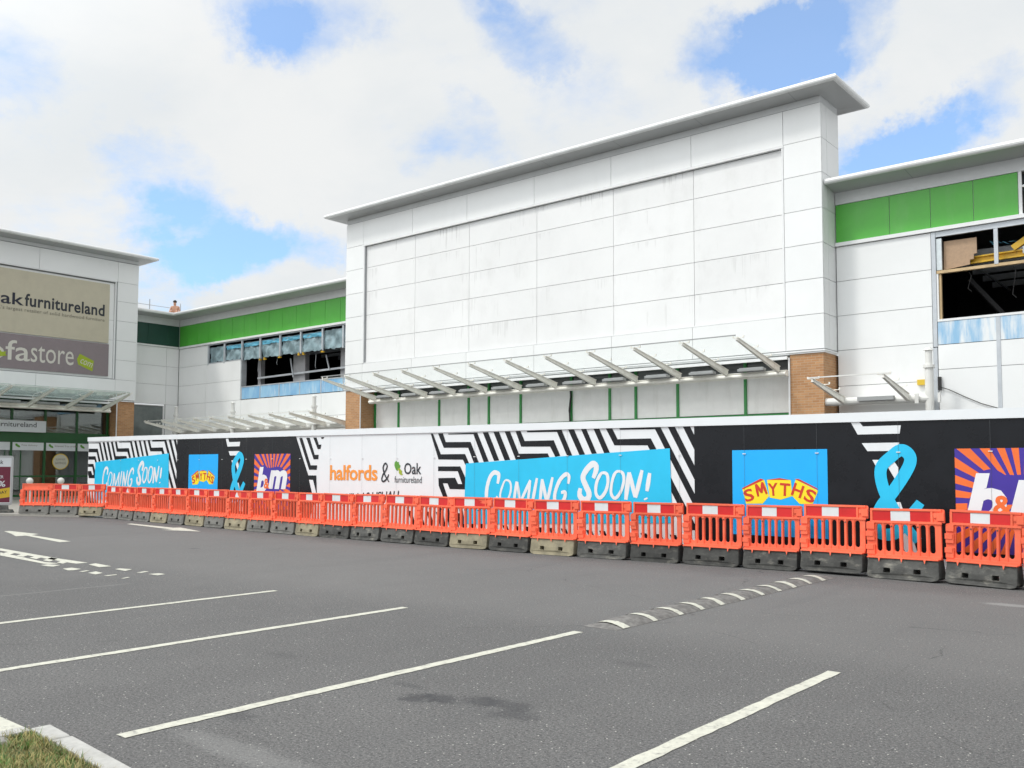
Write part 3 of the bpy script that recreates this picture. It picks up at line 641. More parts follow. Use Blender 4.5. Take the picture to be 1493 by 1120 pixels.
fr.box(-30.168, -11.127, 26.02, 26.10, 6.135, 6.168)
fr.build('recess_frame', M_trim, T)
MB().box(X0 + .02, X1 - .02, 26.025, YB - .025, 12.44, 12.63).build('fascia_strip', M_fascia, T)
cornice_ring(T, X0 + .02, X1 - .02, 26.025, YB - .025, 12.632, NOSE)
cornice_ring(T, X0 + .02, X1 - .02, 26.025, YB - .025, 12.632, roll(.665, .145, .088), 'cornice_roll').data.materials[0] = M_nose
cornice_seams(T, 'x', 26.025, X0, X1, 12.632, NOSE[:6])
sil = MB(); sil.box(X0 - .03, X1 + .03, 25.96, 27.0, 5.03, 5.075); sil.box(X0 - .01, X1 + .01, 25.99, 27.0, 4.985, 5.028)
sil.build('base_trim', M_trim, T)
for a, b in ((X0 + .05, -30.34), (-10.96, X1 - .05)):
    MB().box(a, b, 26.03, 27.6, 0, 4.984).build('brick_pier', M_brick, T)
MB().tube([(-30.33, 26.0, 0.1), (-30.33, 26.0, 4.9)], .025, 8).build('downpipe', M_trim, T)
MB().tube([(-10.98, 26.0, 0.1), (-10.98, 26.0, 4.9)], .03, 8).build('downpipe', M_trim, T)
bd = thing('boarded_shopfront', (0, 0, 0), None, None); bd.parent = T; bd.location = (0, 0.1, 0)
bd.name = 'boarded_shopfront'
mulx = [-30.28, -28.78, -26.34, -24.69, -23.61, -21.99, -19.6, -17.92, -16.84, -15.2, -12.77, -11.02]
b_ = MB()
for a, b in zip(mulx, mulx[1:]):
    b_.box(a + .03, b - .03, 26.83, 26.87, 3.32, 4.46); b_.box(a + .03, b - .03, 26.83, 26.87, 0.05, 3.2)
b_.build('white_board', M_board, bd)
g_ = MB()
for x in mulx: g_.box(x - .045, x + .045, 26.78, 26.9, 0, 4.96)
for a, b in zip(mulx, mulx[1:]):
    g_.box(a + .045, b - .045, 26.785, 26.89, 3.22, 3.30); g_.box(a + .045, b - .045, 26.785, 26.89, 4.48, 4.53)
g_.build('green_frame', M_grframe, bd)
d_ = MB()
for a, b in zip(mulx, mulx[1:]): d_.box(a + .045, b - .045, 26.84, 26.86, 4.54, 4.96)
d_.build('transom_glass', M_darkglass, bd)
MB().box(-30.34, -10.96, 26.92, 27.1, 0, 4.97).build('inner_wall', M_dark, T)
MB().box(-30.34, -10.96, 26.05, 26.92, 4.965, 4.983).build('soffit', M_strip, T)
MB().tube([(-19.58, 26.7, 3.3), (-19.62, 26.72, 3.7), (-19.57, 26.74, 4.2), (-19.6, 26.76, 4.5)], .035, 6).build('hanging_cable', M_cable, T)
# canopy
cn = thing('entrance_canopy', (0, 0, 0), None, None); cn.parent = T; cn.location = (0, -1.5, 4.5)
bm_ = MB(); bm_.box(-29.62, -11.0, 25.88, 26.0, 4.34, 4.50); bm_.box(-29.62, -11.0, 25.84, 26.06, 4.503, 4.525)
bm_.tube([(-29.6, 25.86, 4.42), (-11.02, 25.86, 4.42)], .06, 10)
bm_.build('beam', M_cream, cn)
rl = MB(); rl.box(-30.3, -11.0, 25.90, 25.97, 4.845, 4.935); rl.build('wall_rail', M_trim, cn)
tips = [-29.16, -27.77, -26.1, -24.53, -22.87, -21.17, -19.53, -17.85, -16.16, -14.52, -12.88, -11.2]
for i, x in enumerate(tips):
    canopy_arm((x - .05, 25.9, 4.55), (x, 23.0, 5.15)).build('canopy_arm', M_cream, cn)
    if i < len(tips) - 1:
        x2 = tips[i + 1]; xm = (x + x2) / 2
        fl = MB(); fl.box(xm - .42, xm + .42, 25.6, 25.82, 4.54, 4.62); fl.box(xm - .38, xm + .38, 25.64, 25.78, 4.621, 4.65); fl.build('floodlight', M_lamp, cn, bevel=.01)
        def gp(u, v, x=x, x2=x2): return (x + .03 + (x2 - x - .06) * u, 22.93 + 2.94 * v, 5.235 - 0.29 * v)
        gl_ = MB(); gl_.prism([(0, 0), (1, 0), (1, 1), (0, 1)], gp, lambda u, v: tuple(Vector(gp(u, v)) + Vector((0, 0, .014)))); gl_.build('glass_panel', M_cglass, cn)
MB().bar((tips[0], 22.94, 5.24), (tips[-1], 22.94, 5.24), .022, .03).build('front_rail', M_lamp, cn)

# --- shared wing bits
ZB = [3.0, 4.05, 5.12, 6.16, 7.20, 8.25]
WN = [(0.0, 0.0), (0.4, 0.03), (0.75, 0.06), (0.82, 0.075), (0.87, 0.12), (0.88, 0.17), (0.85, 0.215), (0.78, 0.24), (0.3, 0.32), (-0.4, 0.38)]
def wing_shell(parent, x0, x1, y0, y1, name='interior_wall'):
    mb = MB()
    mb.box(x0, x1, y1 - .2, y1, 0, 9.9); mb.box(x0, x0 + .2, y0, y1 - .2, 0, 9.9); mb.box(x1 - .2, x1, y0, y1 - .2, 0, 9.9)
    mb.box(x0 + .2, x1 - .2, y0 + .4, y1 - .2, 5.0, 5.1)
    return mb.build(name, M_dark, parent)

# --- left corner unit: recess facing right and wing facing front
L = thing('retail_unit', (-39.2, 27.5, 0), 'low white corner unit with green fascia and tarpaulins in its open window strip', 'building')
YW = 27.0; XR = -47.0
cl = MB()
opening = lambda u, z: (u > -44.05 and z > 7.2) or (u > -40.9 and z > 5.12)
cladding(cl, 'y', YW, [XR + .035, -44.2, -40.88], ZB[:-1], skip=opening)
cladding(cl, 'y', YW, [-40.88, -37.6, -34.3, -31.42], ZB[:3])
cladding(cl, 'y', YW, [XR + .035, -44.05], [7.20, 8.25])
cladding(cl, 'x', XR, [26.25, 26.99], [3.0, 4.05, 5.10, 6.18, 7.22, 8.27]); cladding(cl, 'x', XR, [24.03, 26.25], [5.10, 6.18, 7.22, 8.27])
cl.build('cladding', M_white, L)
bk = MB(); bk.box(-46.96, -44.07, 27.034, 27.12, 0, 8.24); bk.box(-44.07, -40.93, 27.034, 27.12, 0, 7.18); bk.box(-40.93, -31.42, 27.034, 27.12, 0, 5.1)
bk.box(-47.12, -47.034, 24.03, 27.12, 5.1, 8.25); bk.box(-47.12, -47.034, 26.25, 27.12, 0, 5.1); bk.build('backing', M_gap, L)
lw = MB(); lw.box(XR + .1, -31.42, 26.93, 27.03, 8.26, 8.36); lw.box(XR - .02, XR + .07, 24.03, 26.9, 8.28, 8.36); lw.build('sill_trim', M_trim, L)
gj = [-46.97, -46.17, -45.12, -44.01, -42.87, -41.79, -40.71, -39.63, -38.54, -37.43, -36.31, -35.24, -34.1, -32.98, -31.42]
for a, b in zip(gj, gj[1:]): MB().box(a + .008, b - .008, YW, YW + .03, 8.375, 9.52).build('green_panel', M_green, L)
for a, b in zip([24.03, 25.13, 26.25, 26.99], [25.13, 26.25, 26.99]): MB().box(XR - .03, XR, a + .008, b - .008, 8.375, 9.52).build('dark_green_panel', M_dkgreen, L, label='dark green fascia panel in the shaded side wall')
fs_ = MB(); fs_.box(XR + .04, -31.42, YW - .01, YW + .12, 9.535, 9.9); fs_.box(XR - .11, XR + .01, 24.03, YW - .015, 9.535, 9.9); fs_.box(XR + .04, -31.42, YW + .034, YW + .12, 8.37, 9.53); fs_.box(XR - .11, XR - .034, 24.03, 27.12, 8.27, 9.53); fs_.build('fascia_strip', M_fascia, L)
co = MB(); n = len(WN)
for d, h in WN: co.v += [(XR + .01 + d, 23.9, 9.902 + h), (XR + .01 + d, YW - .01 - d, 9.902 + h), (-31.42, YW - .01 - d, 9.902 + h)]
for i in range(n - 1):
    for k in range(2): co.f.append((i * 3 + k, i * 3 + k + 1, (i + 1) * 3 + k + 1, (i + 1) * 3 + k))
co.build('cornice', M_alu, L)
def wing_roll(parent, path):
    mb = MB(); rp_ = roll(.80, .15, .088); k = len(path(0))
    for d, h in rp_: mb.v += [(x, y, 9.902 + h) for x, y in path(d)]
    for i in range(len(rp_) - 1):
        for j in range(k - 1): mb.f.append((i * k + j, i * k + j + 1, (i + 1) * k + j + 1, (i + 1) * k + j))
    mb.f.append(tuple(range(0, k * (len(rp_) - 1), k))); mb.build('cornice_roll', M_nose, parent, smooth=False)
wing_roll(L, lambda d: [(XR + .01 + d, 23.9), (XR + .01 + d, YW - .01 - d), (-31.42, YW - .01 - d)])
cornice_seams(L, 'x', YW - .01, -45.5, -31.5, 9.902, WN[:6])
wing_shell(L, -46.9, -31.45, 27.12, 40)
MB().box(-60, -31.45, 27.45, 40.2, 9.92, 10.12).build('roof', M_roof, L); MB().box(-60, -47.4, 20, 27.44, 9.92, 10.12).build('roof', M_roof, L)
# window in the recess
wn = MB(); wn.box(-47.1, -46.98, 24.3, 24.36, 3.2, 5.05); wn.box(-47.1, -46.98, 26.12, 26.2, 3.2, 5.05); wn.box(-47.1, -46.98, 24.36, 26.12, 5.0, 5.05); wn.box(-47.1, -46.95, 24.36, 26.12, 3.2, 3.3)
wf = wn.build('window', M_trim, L); MB().box(-47.07, -47.05, 24.36, 26.12, 3.3, 5.0).build('pane', mat('sheeted_window_glass', (0.16, 0.185, 0.18), .12, var=.2, scale=1.2), wf)
MB().box(-47.1, -47.0, 24.3, 26.2, 0, 3.19).build('lower_wall', M_white, L)
# tarpaulin strip with white mullions
tf = MB()
mx_ = [-44.03, -42.49, -40.87, -39.28, -37.6, -35.94, -34.28, -32.77, -31.6]
for x in mx_: tf.box(x - .05, x + .05, 26.99, 27.07, 7.14, 8.20)
tf.box(-44.08, -31.45, 27.0, 27.06, 8.205, 8.25); tf.box(-44.08, -40.93, 27.0, 27.06, 7.205, 7.25)
tf.build('strip_window_frame', M_steel, L)
def tarp(x0, x1, z0, z1, m, name, y=27.12, amp=.05, sag=.12):
    mb = MB(); nx, nz = int((x1 - x0) * 7) + 2, 9
    sd_ = random.uniform(0, 9)
    for i in range(nx + 1):
        for j in range(nz + 1):
            u, v = i / nx, j / nz; x = x0 + (x1 - x0) * u
            z = z0 + (z1 - z0) * v - (1 - v) * sag * (math.sin(u * 9 + sd_) * .5 + math.sin(u * 23 + sd_) * .5)
            mb.v.append((x, y + amp * (math.sin(x * 5 + v * 6 + sd_) + math.sin(x * 11 - v * 9) * .7 + random.uniform(-.5, .5)), z))
    for i in range(nx):
        for j in range(nz): a = i * (nz + 1) + j; mb.f.append((a, a + nz + 1, a + nz + 2, a + 1))
    return mb.build(name, m, L, smooth=True)
for a, b in zip(mx_, mx_[1:]):
    tarp(a + .02, b - .02, 7.2 if a > -42 else 7.28, 8.10, M_tarp, 'tarpaulin', 27.12, .035, .05)
    if a > -43 and random.random() < .75: tarp(a + .1, b - .06, 7.86, 8.05, M_tarpblue, 'tarpaulin', 27.07, .012, .03)
for x in (-39.3, -38.9, -37.65, -36.1, -35.75, -34.3):
    e_ = random.uniform(.05, .11); q = MB(); q.box(x - e_, x + e_, 27.0, 27.1, 7.06, 7.11); q.box(x - .03, x + .03, 26.99, 27.05, 7.11, 7.19); q.build('yellow_bracket', M_yellow, L)
for x, wd in ((-40.3, .24), (-36.95, .95), (-33.6, .34)):
    MB().box(x - wd / 2, x + wd / 2, 27.7, 27.95, 5.1, 7.4).build('column', mat('grey_column', (.34, .34, .35), .6, var=.1), L)
ir = MB(); ir.bar((-40.3, 27.6, 6.25), (-31.5, 27.6, 6.35), .05, .09); ir.build('inner_rail', M_steel, L)
MB().bar((-37.4, 27.5, 7.05), (-37.15, 27.5, 6.1), .05, .05).build('inner_brace', M_steel, L); MB().bar((-34.6, 27.5, 7.0), (-34.35, 27.5, 6.3), .05, .05).build('inner_brace', M_steel, L)
bx_ = [-40.83, -39.2, -37.6, -35.95, -34.33, -32.7, -31.45]
ff = MB()
for x in bx_[:-1]: ff.box(x - .03, x + .03, 26.985, 27.05, 5.14, 5.75)
ff.box(-40.86, -31.45, 26.98, 27.05, 5.752, 5.80); ff.build('film_frame', M_steel, L)
for a, b in zip(bx_, bx_[1:]): MB().box(a + .03, b - .03, 27.0, 27.04, 5.15, 5.75).build('blue_film_panel', M_film, L)
rv = MB(); rv.box(-40.95, -40.86, 26.99, 27.3, 5.13, 7.2); rv.build('opening_jamb', M_steel, L)
for k in range(5): MB().bar((-40.9, 28.6 + 1.2 * k, 7.9), (-31.7, 28.6 + 1.2 * k, 7.9), .08, .16).build('ceiling_purlin', M_steel, L)
for x, z0 in ((-39.9, 6.5), (-38.3, 6.8), (-35.2, 6.4), (-32.6, 6.6)):
    q = MB(); q.tube([(x, 27.35, 7.3), (x + .04, 27.33, 7.0), (x - .05, 27.36, z0 + .1), (x + .03, 27.34, z0)], .012, 5); q.build('hanging_cable', M_steel, L)
# wing canopy
cn2 = thing('wing_canopy', (0, 0, 0), None, None); cn2.parent = L; cn2.location = (0, -1.5, 3.6)
q = MB(); q.tube([(-46.2, 26.35, 3.52), (-31.5, 26.35, 3.52)], .11, 12); q.box(-46.2, -31.5, 26.5, 26.9, 3.42, 3.52); q.build('beam', M_white_p, cn2, smooth=False)
ax = [-45.4, -43.75, -42.2, -40.75, -39.3, -37.75, -36.1, -34.5, -33.0, -31.6]
for i, x in enumerate(ax):
    canopy_arm((x, 26.3, 3.58), (x, 24.25, 3.98)).build('canopy_arm', M_cream, cn2)
    if i < len(ax) - 1:
        x2 = ax[i + 1]
        def gp2(u, v, x=x, x2=x2): return (x + .03 + (x2 - x - .06) * u, 24.18 + 2.3 * v, 4.07 - .32 * v)
        MB().prism([(0, 0), (1, 0), (1, 1), (0, 1)], gp2, lambda u, v: tuple(Vector(gp2(u, v)) + Vector((0, 0, .014)))).build('glass_panel', M_cglass, cn2)
        q = MB(); q.box((x + x2) / 2 - .4, (x + x2) / 2 + .4, 26.02, 26.22, 3.58, 3.68); q.build('floodlight', M_white_p, cn2, bevel=.01)
e = MB(); e.bar((-45.4, 24.22, 4.03), (-31.6, 24.22, 4.03), .03, .03); e.bar((-45.45, 24.22, 4.03), (-45.9, 26.3, 3.6), .05, .08); e.build('front_rail', M_white_p, cn2)
def canopy_post(parent, x, y, ztop, nm='canopy_post'):
    q = MB(); q.tube([(x, y, 0), (x, y, ztop - .55)], .11, 14); q.tube([(x, y, ztop - .5), (x, y, ztop - .08)], .09, 14)
    q.tube([(x, y, ztop - .56), (x, y, ztop - .48)], .15, 14); q.tube([(x, y, ztop - .08), (x, y, ztop)], .13, 14, .05); q.build(nm, M_white_p, parent)
for x in (-45.66, -40.25, -33.72): canopy_post(cn2, x, 26.15, 4.95)

# --- right unit
Rr_ = thing('retail_unit', (-4, 27.5, 0), 'low white shop unit at the right edge with a gutted window opening and chipboard inside', 'building')
XE = 3.0
cl = MB(); cladding(cl, 'y', YW, [-9.88, -7.2], ZB); cladding(cl, 'y', YW, [-7.08, -5.58, -2.6, 0.4, XE], [3.0, 4.36, 5.05]); cl.build('cladding', M_white, Rr_)
bk = MB(); bk.box(-9.88, -7.22, 27.034, 27.12, 0, 8.24); bk.box(-7.1, XE, 27.034, 27.12, 0, 5.04); bk.build('backing', M_gap, Rr_)
MB().box(-9.88, XE, 26.93, 27.03, 8.26, 8.365).build('sill_trim', M_trim, Rr_)
gj = [-9.88, -8.31, -7.19, -6.08, -4.98]
for a, b in zip(gj, gj[1:]): MB().box(a + .008, b - .008, YW, YW + .03, 8.375, 9.52).build('green_panel', M_green, Rr_)
q = MB(); q.box(-9.88, XE, YW - .01, YW + .12, 9.535, 9.9); q.box(-9.88, -4.96, YW + .034, YW + .12, 8.37, 9.53); q.build('fascia_strip', M_fascia, Rr_)
q = MB()
for x in (-4.93, -3.6, -2.2, -.8, .6, 2.0): q.box(x - .04, x + .04, 26.99, 27.06, 8.37, 9.53)
q.box(-4.9, XE, 27.0, 27.05, 9.1, 9.16); q.build('strip_window_frame', M_trim, Rr_)
MB().box(-4.96, XE, 27.3, 27.35, 8.37, 9.53).build('window_pane', M_darkglass, Rr_)
co = MB()
for d, h in WN: co.v += [(-9.885, YW - .01 - d, 9.902 + h), (XE, YW - .01 - d, 9.902 + h)]
for i in range(n - 1): co.f.append((i * 2, i * 2 + 1, i * 2 + 3, i * 2 + 2))
co.f.append(tuple(range(0, 2 * n, 2))); co.build('cornice', M_alu, Rr_)
wing_roll(Rr_, lambda d: [(-9.885, YW - .01 - d), (XE, YW - .01 - d)])
cornice_seams(Rr_, 'x', YW - .01, -9.8, XE, 9.902, WN[:6])
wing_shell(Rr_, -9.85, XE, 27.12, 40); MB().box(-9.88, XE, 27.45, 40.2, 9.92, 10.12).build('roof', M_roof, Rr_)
q = MB(); q.box(-7.19, -7.08, 26.98, 27.16, 5.0, 8.24); q.box(-7.08, XE, 27.0, 27.08, 8.10, 8.25)
for x in (-5.55, -2.6, .4): q.box(x - .05, x + .05, 26.99, 27.06, 7.12, 8.09)
q.build('opening_frame', M_steel, Rr_)
q = MB(); q.box(-7.07, -6.93, 27.02, 27.1, 7.16, 8.05); q.build('foil_board', M_foil, Rr_)
q = MB(); q.prism([(-6.92, 7.17), (-6.24, 7.24), (-6.24, 7.37), (-6.14, 7.38), (-6.14, 7.52), (-6.06, 7.53), (-6.06, 7.97), (-6.9, 7.98)], lambda x, z: (x, 27.16, z), lambda x, z: (x, 27.19, z)); q.build('chipboard_sheet', M_ply, Rr_, label='broken edged brown chipboard sheet')
q = MB(); q.bar((-6.4, 27.35, 7.30), (1.0, 27.35, 7.42), .1, .04); q.bar((-6.4, 27.35, 7.46), (1.0, 27.35, 7.58), .1, .04); q.bar((-6.4, 27.38, 7.38), (1.0, 27.38, 7.5), .02, .14); q.bar((-5.2, 27.3, 7.55), (-4.4, 27.3, 8.05), .1, .16); q.box(-4.75, -4.4, 27.28, 27.4, 7.75, 8.1); q.build('yellow_beam', M_yellow, Rr_)
q = MB(); q.box(-4.95, -4.5, 27.2, 27.27, 7.36, 7.55); q.build('grey_board', M_strip, Rr_)
q = MB()
for i in range(6): q.bar((-5.8 + .16 * i, 27.6, 7.9 - .03 * i), (-5.68 + .16 * i, 27.55, 7.75 + .05 * (i % 2)), .1, .01)
q.build('torn_membrane', M_tarpblue, Rr_)
q = MB(); q.box(-7.07, XE, 27.0, 27.12, 7.06, 7.14); q.box(-7.02, -6.96, 27.04, 27.14, 5.77, 7.05); q.build('timber_rail', M_timber, Rr_)
q = MB(); q.box(-7.075, -7.025, 27.0, 27.12, 5.77, 7.05); q.box(-7.07, XE, 26.985, 27.06, 5.70, 5.765); q.build('opening_trim', M_trim, Rr_)
MB().bar((-6.6, 28.6, 7.1), (-5.2, 29.4, 5.2), .12, .12).build('inner_brace', M_dark, Rr_)
for a, b in ((-7.07, -5.6), (-5.5, -2.65), (-2.55, .35), (.45, XE)): MB().box(a, b, 27.0, 27.04, 5.06, 5.695).build('blue_film_panel', M_film2, Rr_)
for x in (-5.55, -2.6, .4): MB().box(x - .05, x + .05, 26.985, 27.033, 3.0, 5.69).build('cover_strip', M_steel, Rr_)
MB().box(-7.2, -7.09, 26.985, 27.033, 3.0, 4.98).build('cover_strip', M_steel, Rr_)
q = MB(); q.box(-7.08, -7.0, 26.9, 26.99, 3.78, 4.15); q.tube([(-7.0, 26.93, 3.86), (-6.8, 26.95, 3.78), (-6.4, 26.96, 3.56), (-6.0, 26.96, 3.36), (-5.6, 26.97, 3.22)], .012, 6); q.build('loose_cable', M_cable, Rr_)
MB().box(-7.62, -7.4, 26.88, 26.998, 3.95, 4.1).build('junction_box', M_poster_y, Rr_)
cn3 = thing('wing_canopy', (0, 0, 0), None, None); cn3.parent = Rr_; cn3.location = (0, -1.5, 3.6)
q = MB(); q.tube([(-9.95, 26.2, 3.53), (-7.1, 26.2, 3.51)], .115, 14); q.box(-7.45, -7.35, 26.02, 26.06, 3.38, 3.64); q.box(-6.86, -6.8, 26.02, 26.12, 3.38, 3.64); q.build('beam', M_white_p, cn3)
for x, tx in ((-9.42, -9.40), (-7.65, -7.55)): canopy_arm((x, 26.15, 3.56), (tx, 23.75, 3.95)).build('canopy_arm', M_cream, cn3)
q = MB(); q.bar((-9.5, 23.75, 4.02), (-7.4, 23.75, 4.02), .045, .03); q.build('front_rail', M_white_p, cn3)
q = MB(); q.box(-8.98, -7.98, 25.95, 26.08, 3.5, 3.62); q.build('floodlight', M_lamp, cn3, bevel=.01)
MB().box(-9.8, -7.2, 26.5, 26.9, 3.55, 3.62).build('gutter', M_white_p, cn3)
canopy_post(cn3, -7.11, 26.2, 4.9)

for k in range(5): MB().bar((-7.0, 28.2 + 1.3 * k, 7.75), (XE - .3, 28.2 + 1.3 * k, 7.75), .08, .18).build('ceiling_purlin', M_strip, Rr_)
for k in range(4): MB().bar((-6.6 + 1.5 * k, 27.8, 7.62), (-6.6 + 1.5 * k, 34, 7.62), .05, .06).build('ceiling_rail', M_steel, Rr_)
for x, z0 in ((-6.3, 6.5), (-5.2, 6.2), (-4.9, 6.75), (-4.2, 6.4)):
    q = MB(); q.tube([(x, 27.3, 7.05), (x + .05, 27.32, 6.95), (x - .04, 27.3, z0 + .1), (x + .05, 27.31, z0)], .012, 5); q.build('hanging_cable', M_cable, Rr_)
for k in range(3):
    q = MB(); q.prism([(-4.9 + .35 * k, 7.75), (-4.6 + .35 * k, 7.8), (-4.55 + .35 * k, 7.62), (-4.72 + .35 * k, 7.55), (-4.85 + .35 * k, 7.6)], lambda x, z: (x, 27.5, z), lambda x, z: (x + .05, 27.62, z)); q.build('insulation_piece', M_timber, Rr_)

# --- left furniture store, facing right
F = thing('furniture_store', (-47, 13.0, 0), 'white furniture store with green shopfront, beige and mauve signs and a glass canopy', 'building')
XF = -46.0
ZS = [5.12, 6.17, 7.2, 8.22, 9.25, 10.28, 11.29, 12.35]
US = [2.5, 5.7, 8.9, 12.2, 15.6, 18.92, 22.87, 24.0]
cl = MB(); cladding(cl, 'x', XF, US, [11.29, 12.35]); cladding(cl, 'x', XF, US, [5.12, 6.17]); cladding(cl, 'x', XF, [22.87, 24.0], ZS[1:7])
cladding(cl, 'x', -46.10, [2.5, 22.75], [6.2, 8.22, 9.25, 11.2])
cl.build('cladding', M_white, F)
q = MB(); q.box(-47.4, -46.034, 2.5, 23.96, 11.25, 12.37); q.box(-47.4, -46.034, 22.78, 23.96, 5.1, 11.24); q.box(-47.4, -46.034, 2.5, 22.77, 5.1, 6.18); q.box(-47.4, -46.14, 2.5, 22.77, 6.19, 11.24); q.build('backing', M_gap, F)
mb2 = MB(); cladding(mb2, 'y', 23.97, [-47.4, -46.46, -46.034], ZS); mb2.build('side_cladding', M_white, F)
q = MB(); q.box(-46.10, -45.985, 22.755, 22.80, 6.2, 11.25); q.box(-46.05, -45.975, 2.5, 22.80, 11.252, 11.285); q.build('recess_frame', M_trim, F)
MB().box(-47.4, -46.025, 2.5, 23.98, 12.385, 12.55).build('fascia_strip', M_fascia, F)
cornice_ring(F, -47.4, -46.025, 2.5, 23.98, 12.552, NOSE)
cornice_ring(F, -47.4, -46.025, 2.5, 23.98, 12.552, roll(.665, .145, .088), 'cornice_roll').data.materials[0] = M_nose
cornice_seams(F, 'y', -46.025, 8.0, 23.9, 12.552, NOSE[:6])
q = MB(); q.box(-47.0, -45.96, 2.5, 24.03, 5.04, 5.085); q.build('base_trim', M_trim, F)
MB().box(-47.4, -46.03, 23.02, 23.95, 0, 5.035).build('brick_pier', M_brick, F)
MB().tube([(-46.0, 23.0, .1), (-46.0, 23.0, 5.0)], .03, 8).build('downpipe', M_trim, F)
XG = -46.8
my = [2.5, 5.7, 7.2, 8.75, 10.35, 11.9, 13.5, 15.05, 16.62, 18.19, 19.76, 21.32, 22.90]
q = MB()
for y in my: q.box(XG - .06, XG + .06, y - .055, y + .055, .16, 5.0)
q.box(XG - .07, XG + .09, 2.5, 23.0, 2.82, 3.33); 
for a, b in zip(my, my[1:]):
    q.box(XG - .05, XG + .05, a + .055, b - .055, 1.12, 1.2); q.box(XG - .05, XG + .05, a + .055, b - .055, 4.9, 5.0); q.box(XG - .05, XG + .05, a + .055, b - .055, .17, .26)
q.build('shopfront_frame', M_shopgreen, F)
for a, b in zip(my, my[1:]):
    q = MB()
    for z0, z1 in ((.26, 1.12), (1.2, 2.82), (3.33, 4.9)): q.box(XG - .012, XG + .012, a + .055, b - .055, z0, z1)
    q.build('window_pane', M_glass, F)
q = MB(); q.box(-60, XG - .1, 2.5, 2.7, 0, 9.8); q.box(-60, -59.8, 2.7, 23.9, 0, 9.8); q.box(-60, -47.4, 23.6, 23.9, 0, 9.8); q.box(-59.8, -47.0, 2.7, 23.6, .14, .17); q.box(-59.8, XG - .1, 2.7, 23.6, 5.02, 5.06); q.box(-59.8, -47.5, 2.7, 23.6, 2.95, 3.05)
q.build('interior_wall', M_inner, F)
MB().box(-60, -47.41, 2.5, 19.99, 9.85, 10.0).build('roof', M_roof, F)
MB().box(XG - .1, XG + .12, 2.5, 23.0, 0.0, .155).build('plinth', M_paving, F)
MB().box(-46.8, -46.05, 2.5, 23.0, 5.02, 5.038).build('soffit', M_strip, F)
cn4 = thing('entrance_canopy', (0, 0, 0), None, None); cn4.parent = F; cn4.location = (1.5, 0, 4.5)
q = MB(); q.box(-46.0, -45.88, 2.5, 22.6, 4.42, 4.62); q.tube([(-45.86, 2.5, 4.48), (-45.86, 22.6, 4.48)], .06, 10); q.box(-46.06, -45.84, 2.5, 22.6, 4.625, 4.65); q.build('beam', M_cream, cn4)
q = MB(); q.box(-45.97, -45.90, 2.5, 22.8, 4.87, 4.96); q.build('wall_rail', M_trim, cn4)
ty = [22.15, 20.32, 18.5, 16.68, 14.86, 13.04, 11.2, 9.4, 7.6, 5.8, 4.0]
for i, y in enumerate(ty):
    canopy_arm((-45.9, y + .05, 4.58), (-43.0, y, 5.2)).build('canopy_arm', M_cream, cn4)
    if i < len(ty) - 1:
        y2 = ty[i + 1]
        def gp4(u, v, y=y, y2=y2): return (-42.93 - 2.98 * v, y - .03 + (y2 - y + .06) * u, 5.285 - .30 * v)
        MB().prism([(0, 0), (1, 0), (1, 1), (0, 1)], gp4, lambda u, v: tuple(Vector(gp4(u, v)) + Vector((0, 0, .014)))).build('glass_panel', M_sglass, cn4)
        q = MB(); q.box(-45.8, -45.55, (y + y2) / 2 - .5, (y + y2) / 2 + .5, 4.66, 4.77); q.build('floodlight', M_lamp, cn4, bevel=.01)
e = MB(); e.bar((-42.95, 4.0, 5.25), (-42.95, 22.2, 5.25), .03, .025); e.build('front_rail', M_trim, cn4)

# signs on the store
def onX(x): return lambda u, v: (x, u, v)
sg = thing('shop_sign', (-46.05, 18, 9.5), 'large beige shop sign with black lettering above the mauve sign', 'sign')
MB().box(-46.098, -46.03, 10.5, 22.47, 8.03, 11.09).build('sign_board', M_beige, sg)
q = MB(); text(q, 'oak', onX(-46.022), 16.62, 9.38, 18.26, 9.96, .012); q.build('lettering', mat('navy_letter', (.012, .014, .03), .4), sg)
q = MB(); text(q, 'furnitureland', onX(-46.022), 18.30, 9.38, 22.22, 10.0, .022, 0, 1.05); q.build('lettering', M_ink, sg)
q = MB(); text(q, "UK's largest retailer of solid hardwood furniture", onX(-46.022), 16.9, 9.06, 22.23, 9.28, .004, 0, 1.05); q.build('lettering', M_grey_l, sg)
sg = thing('shop_sign', (-46.05, 18, 7.1), 'mauve shop sign with pale lettering and a green tag under the beige sign', 'sign')
MB().box(-46.098, -46.03, 10.5, 22.50, 6.31, 7.97).build('sign_board', M_mauve, sg)
q = MB(); text(q, 'sofa', onX(-46.022), 16.0, 6.70, 18.62, 7.67, .006); text(q, 'store', onX(-46.02), 18.66, 6.70, 20.72, 7.52, 0); q.build('lettering', M_pale_l, sg)
q = MB(); q.sheet([(16.85, 6.98), (17.0, 7.12), (17.1, 7.05), (17.25, 7.16), (17.35, 7.06), (17.55, 7.1), (17.5, 6.98), (17.58, 6.9), (17.4, 6.86), (17.2, 6.82), (17.05, 6.88)], onX(-46.016)); q.build('leaf_emblem', M_lime, sg)
q = MB(); q.prism([(20.93, 6.86), (20.88, 7.05), (21.02, 7.33), (21.74, 7.03), (21.68, 6.49), (20.95, 6.78)], onX(-46.03), onX(-46.022)); q.build('tag_panel', M_lime, sg)
q = MB(); text(q, 'com', onX(-46.016), 21.05, 6.76, 21.68, 7.0, 0, .1, 1.0, rad(-19)); q.build('lettering', M_pale_l, sg)
sg = thing('shop_sign', (-46.4, 17, 3.5), 'white shop sign with black lettering on the green shopfront fascia', 'sign')
MB().box(-46.70, -46.42, 12.5, 19.66, 3.31, 3.87).build('sign_board', M_signw, sg, bevel=.01)
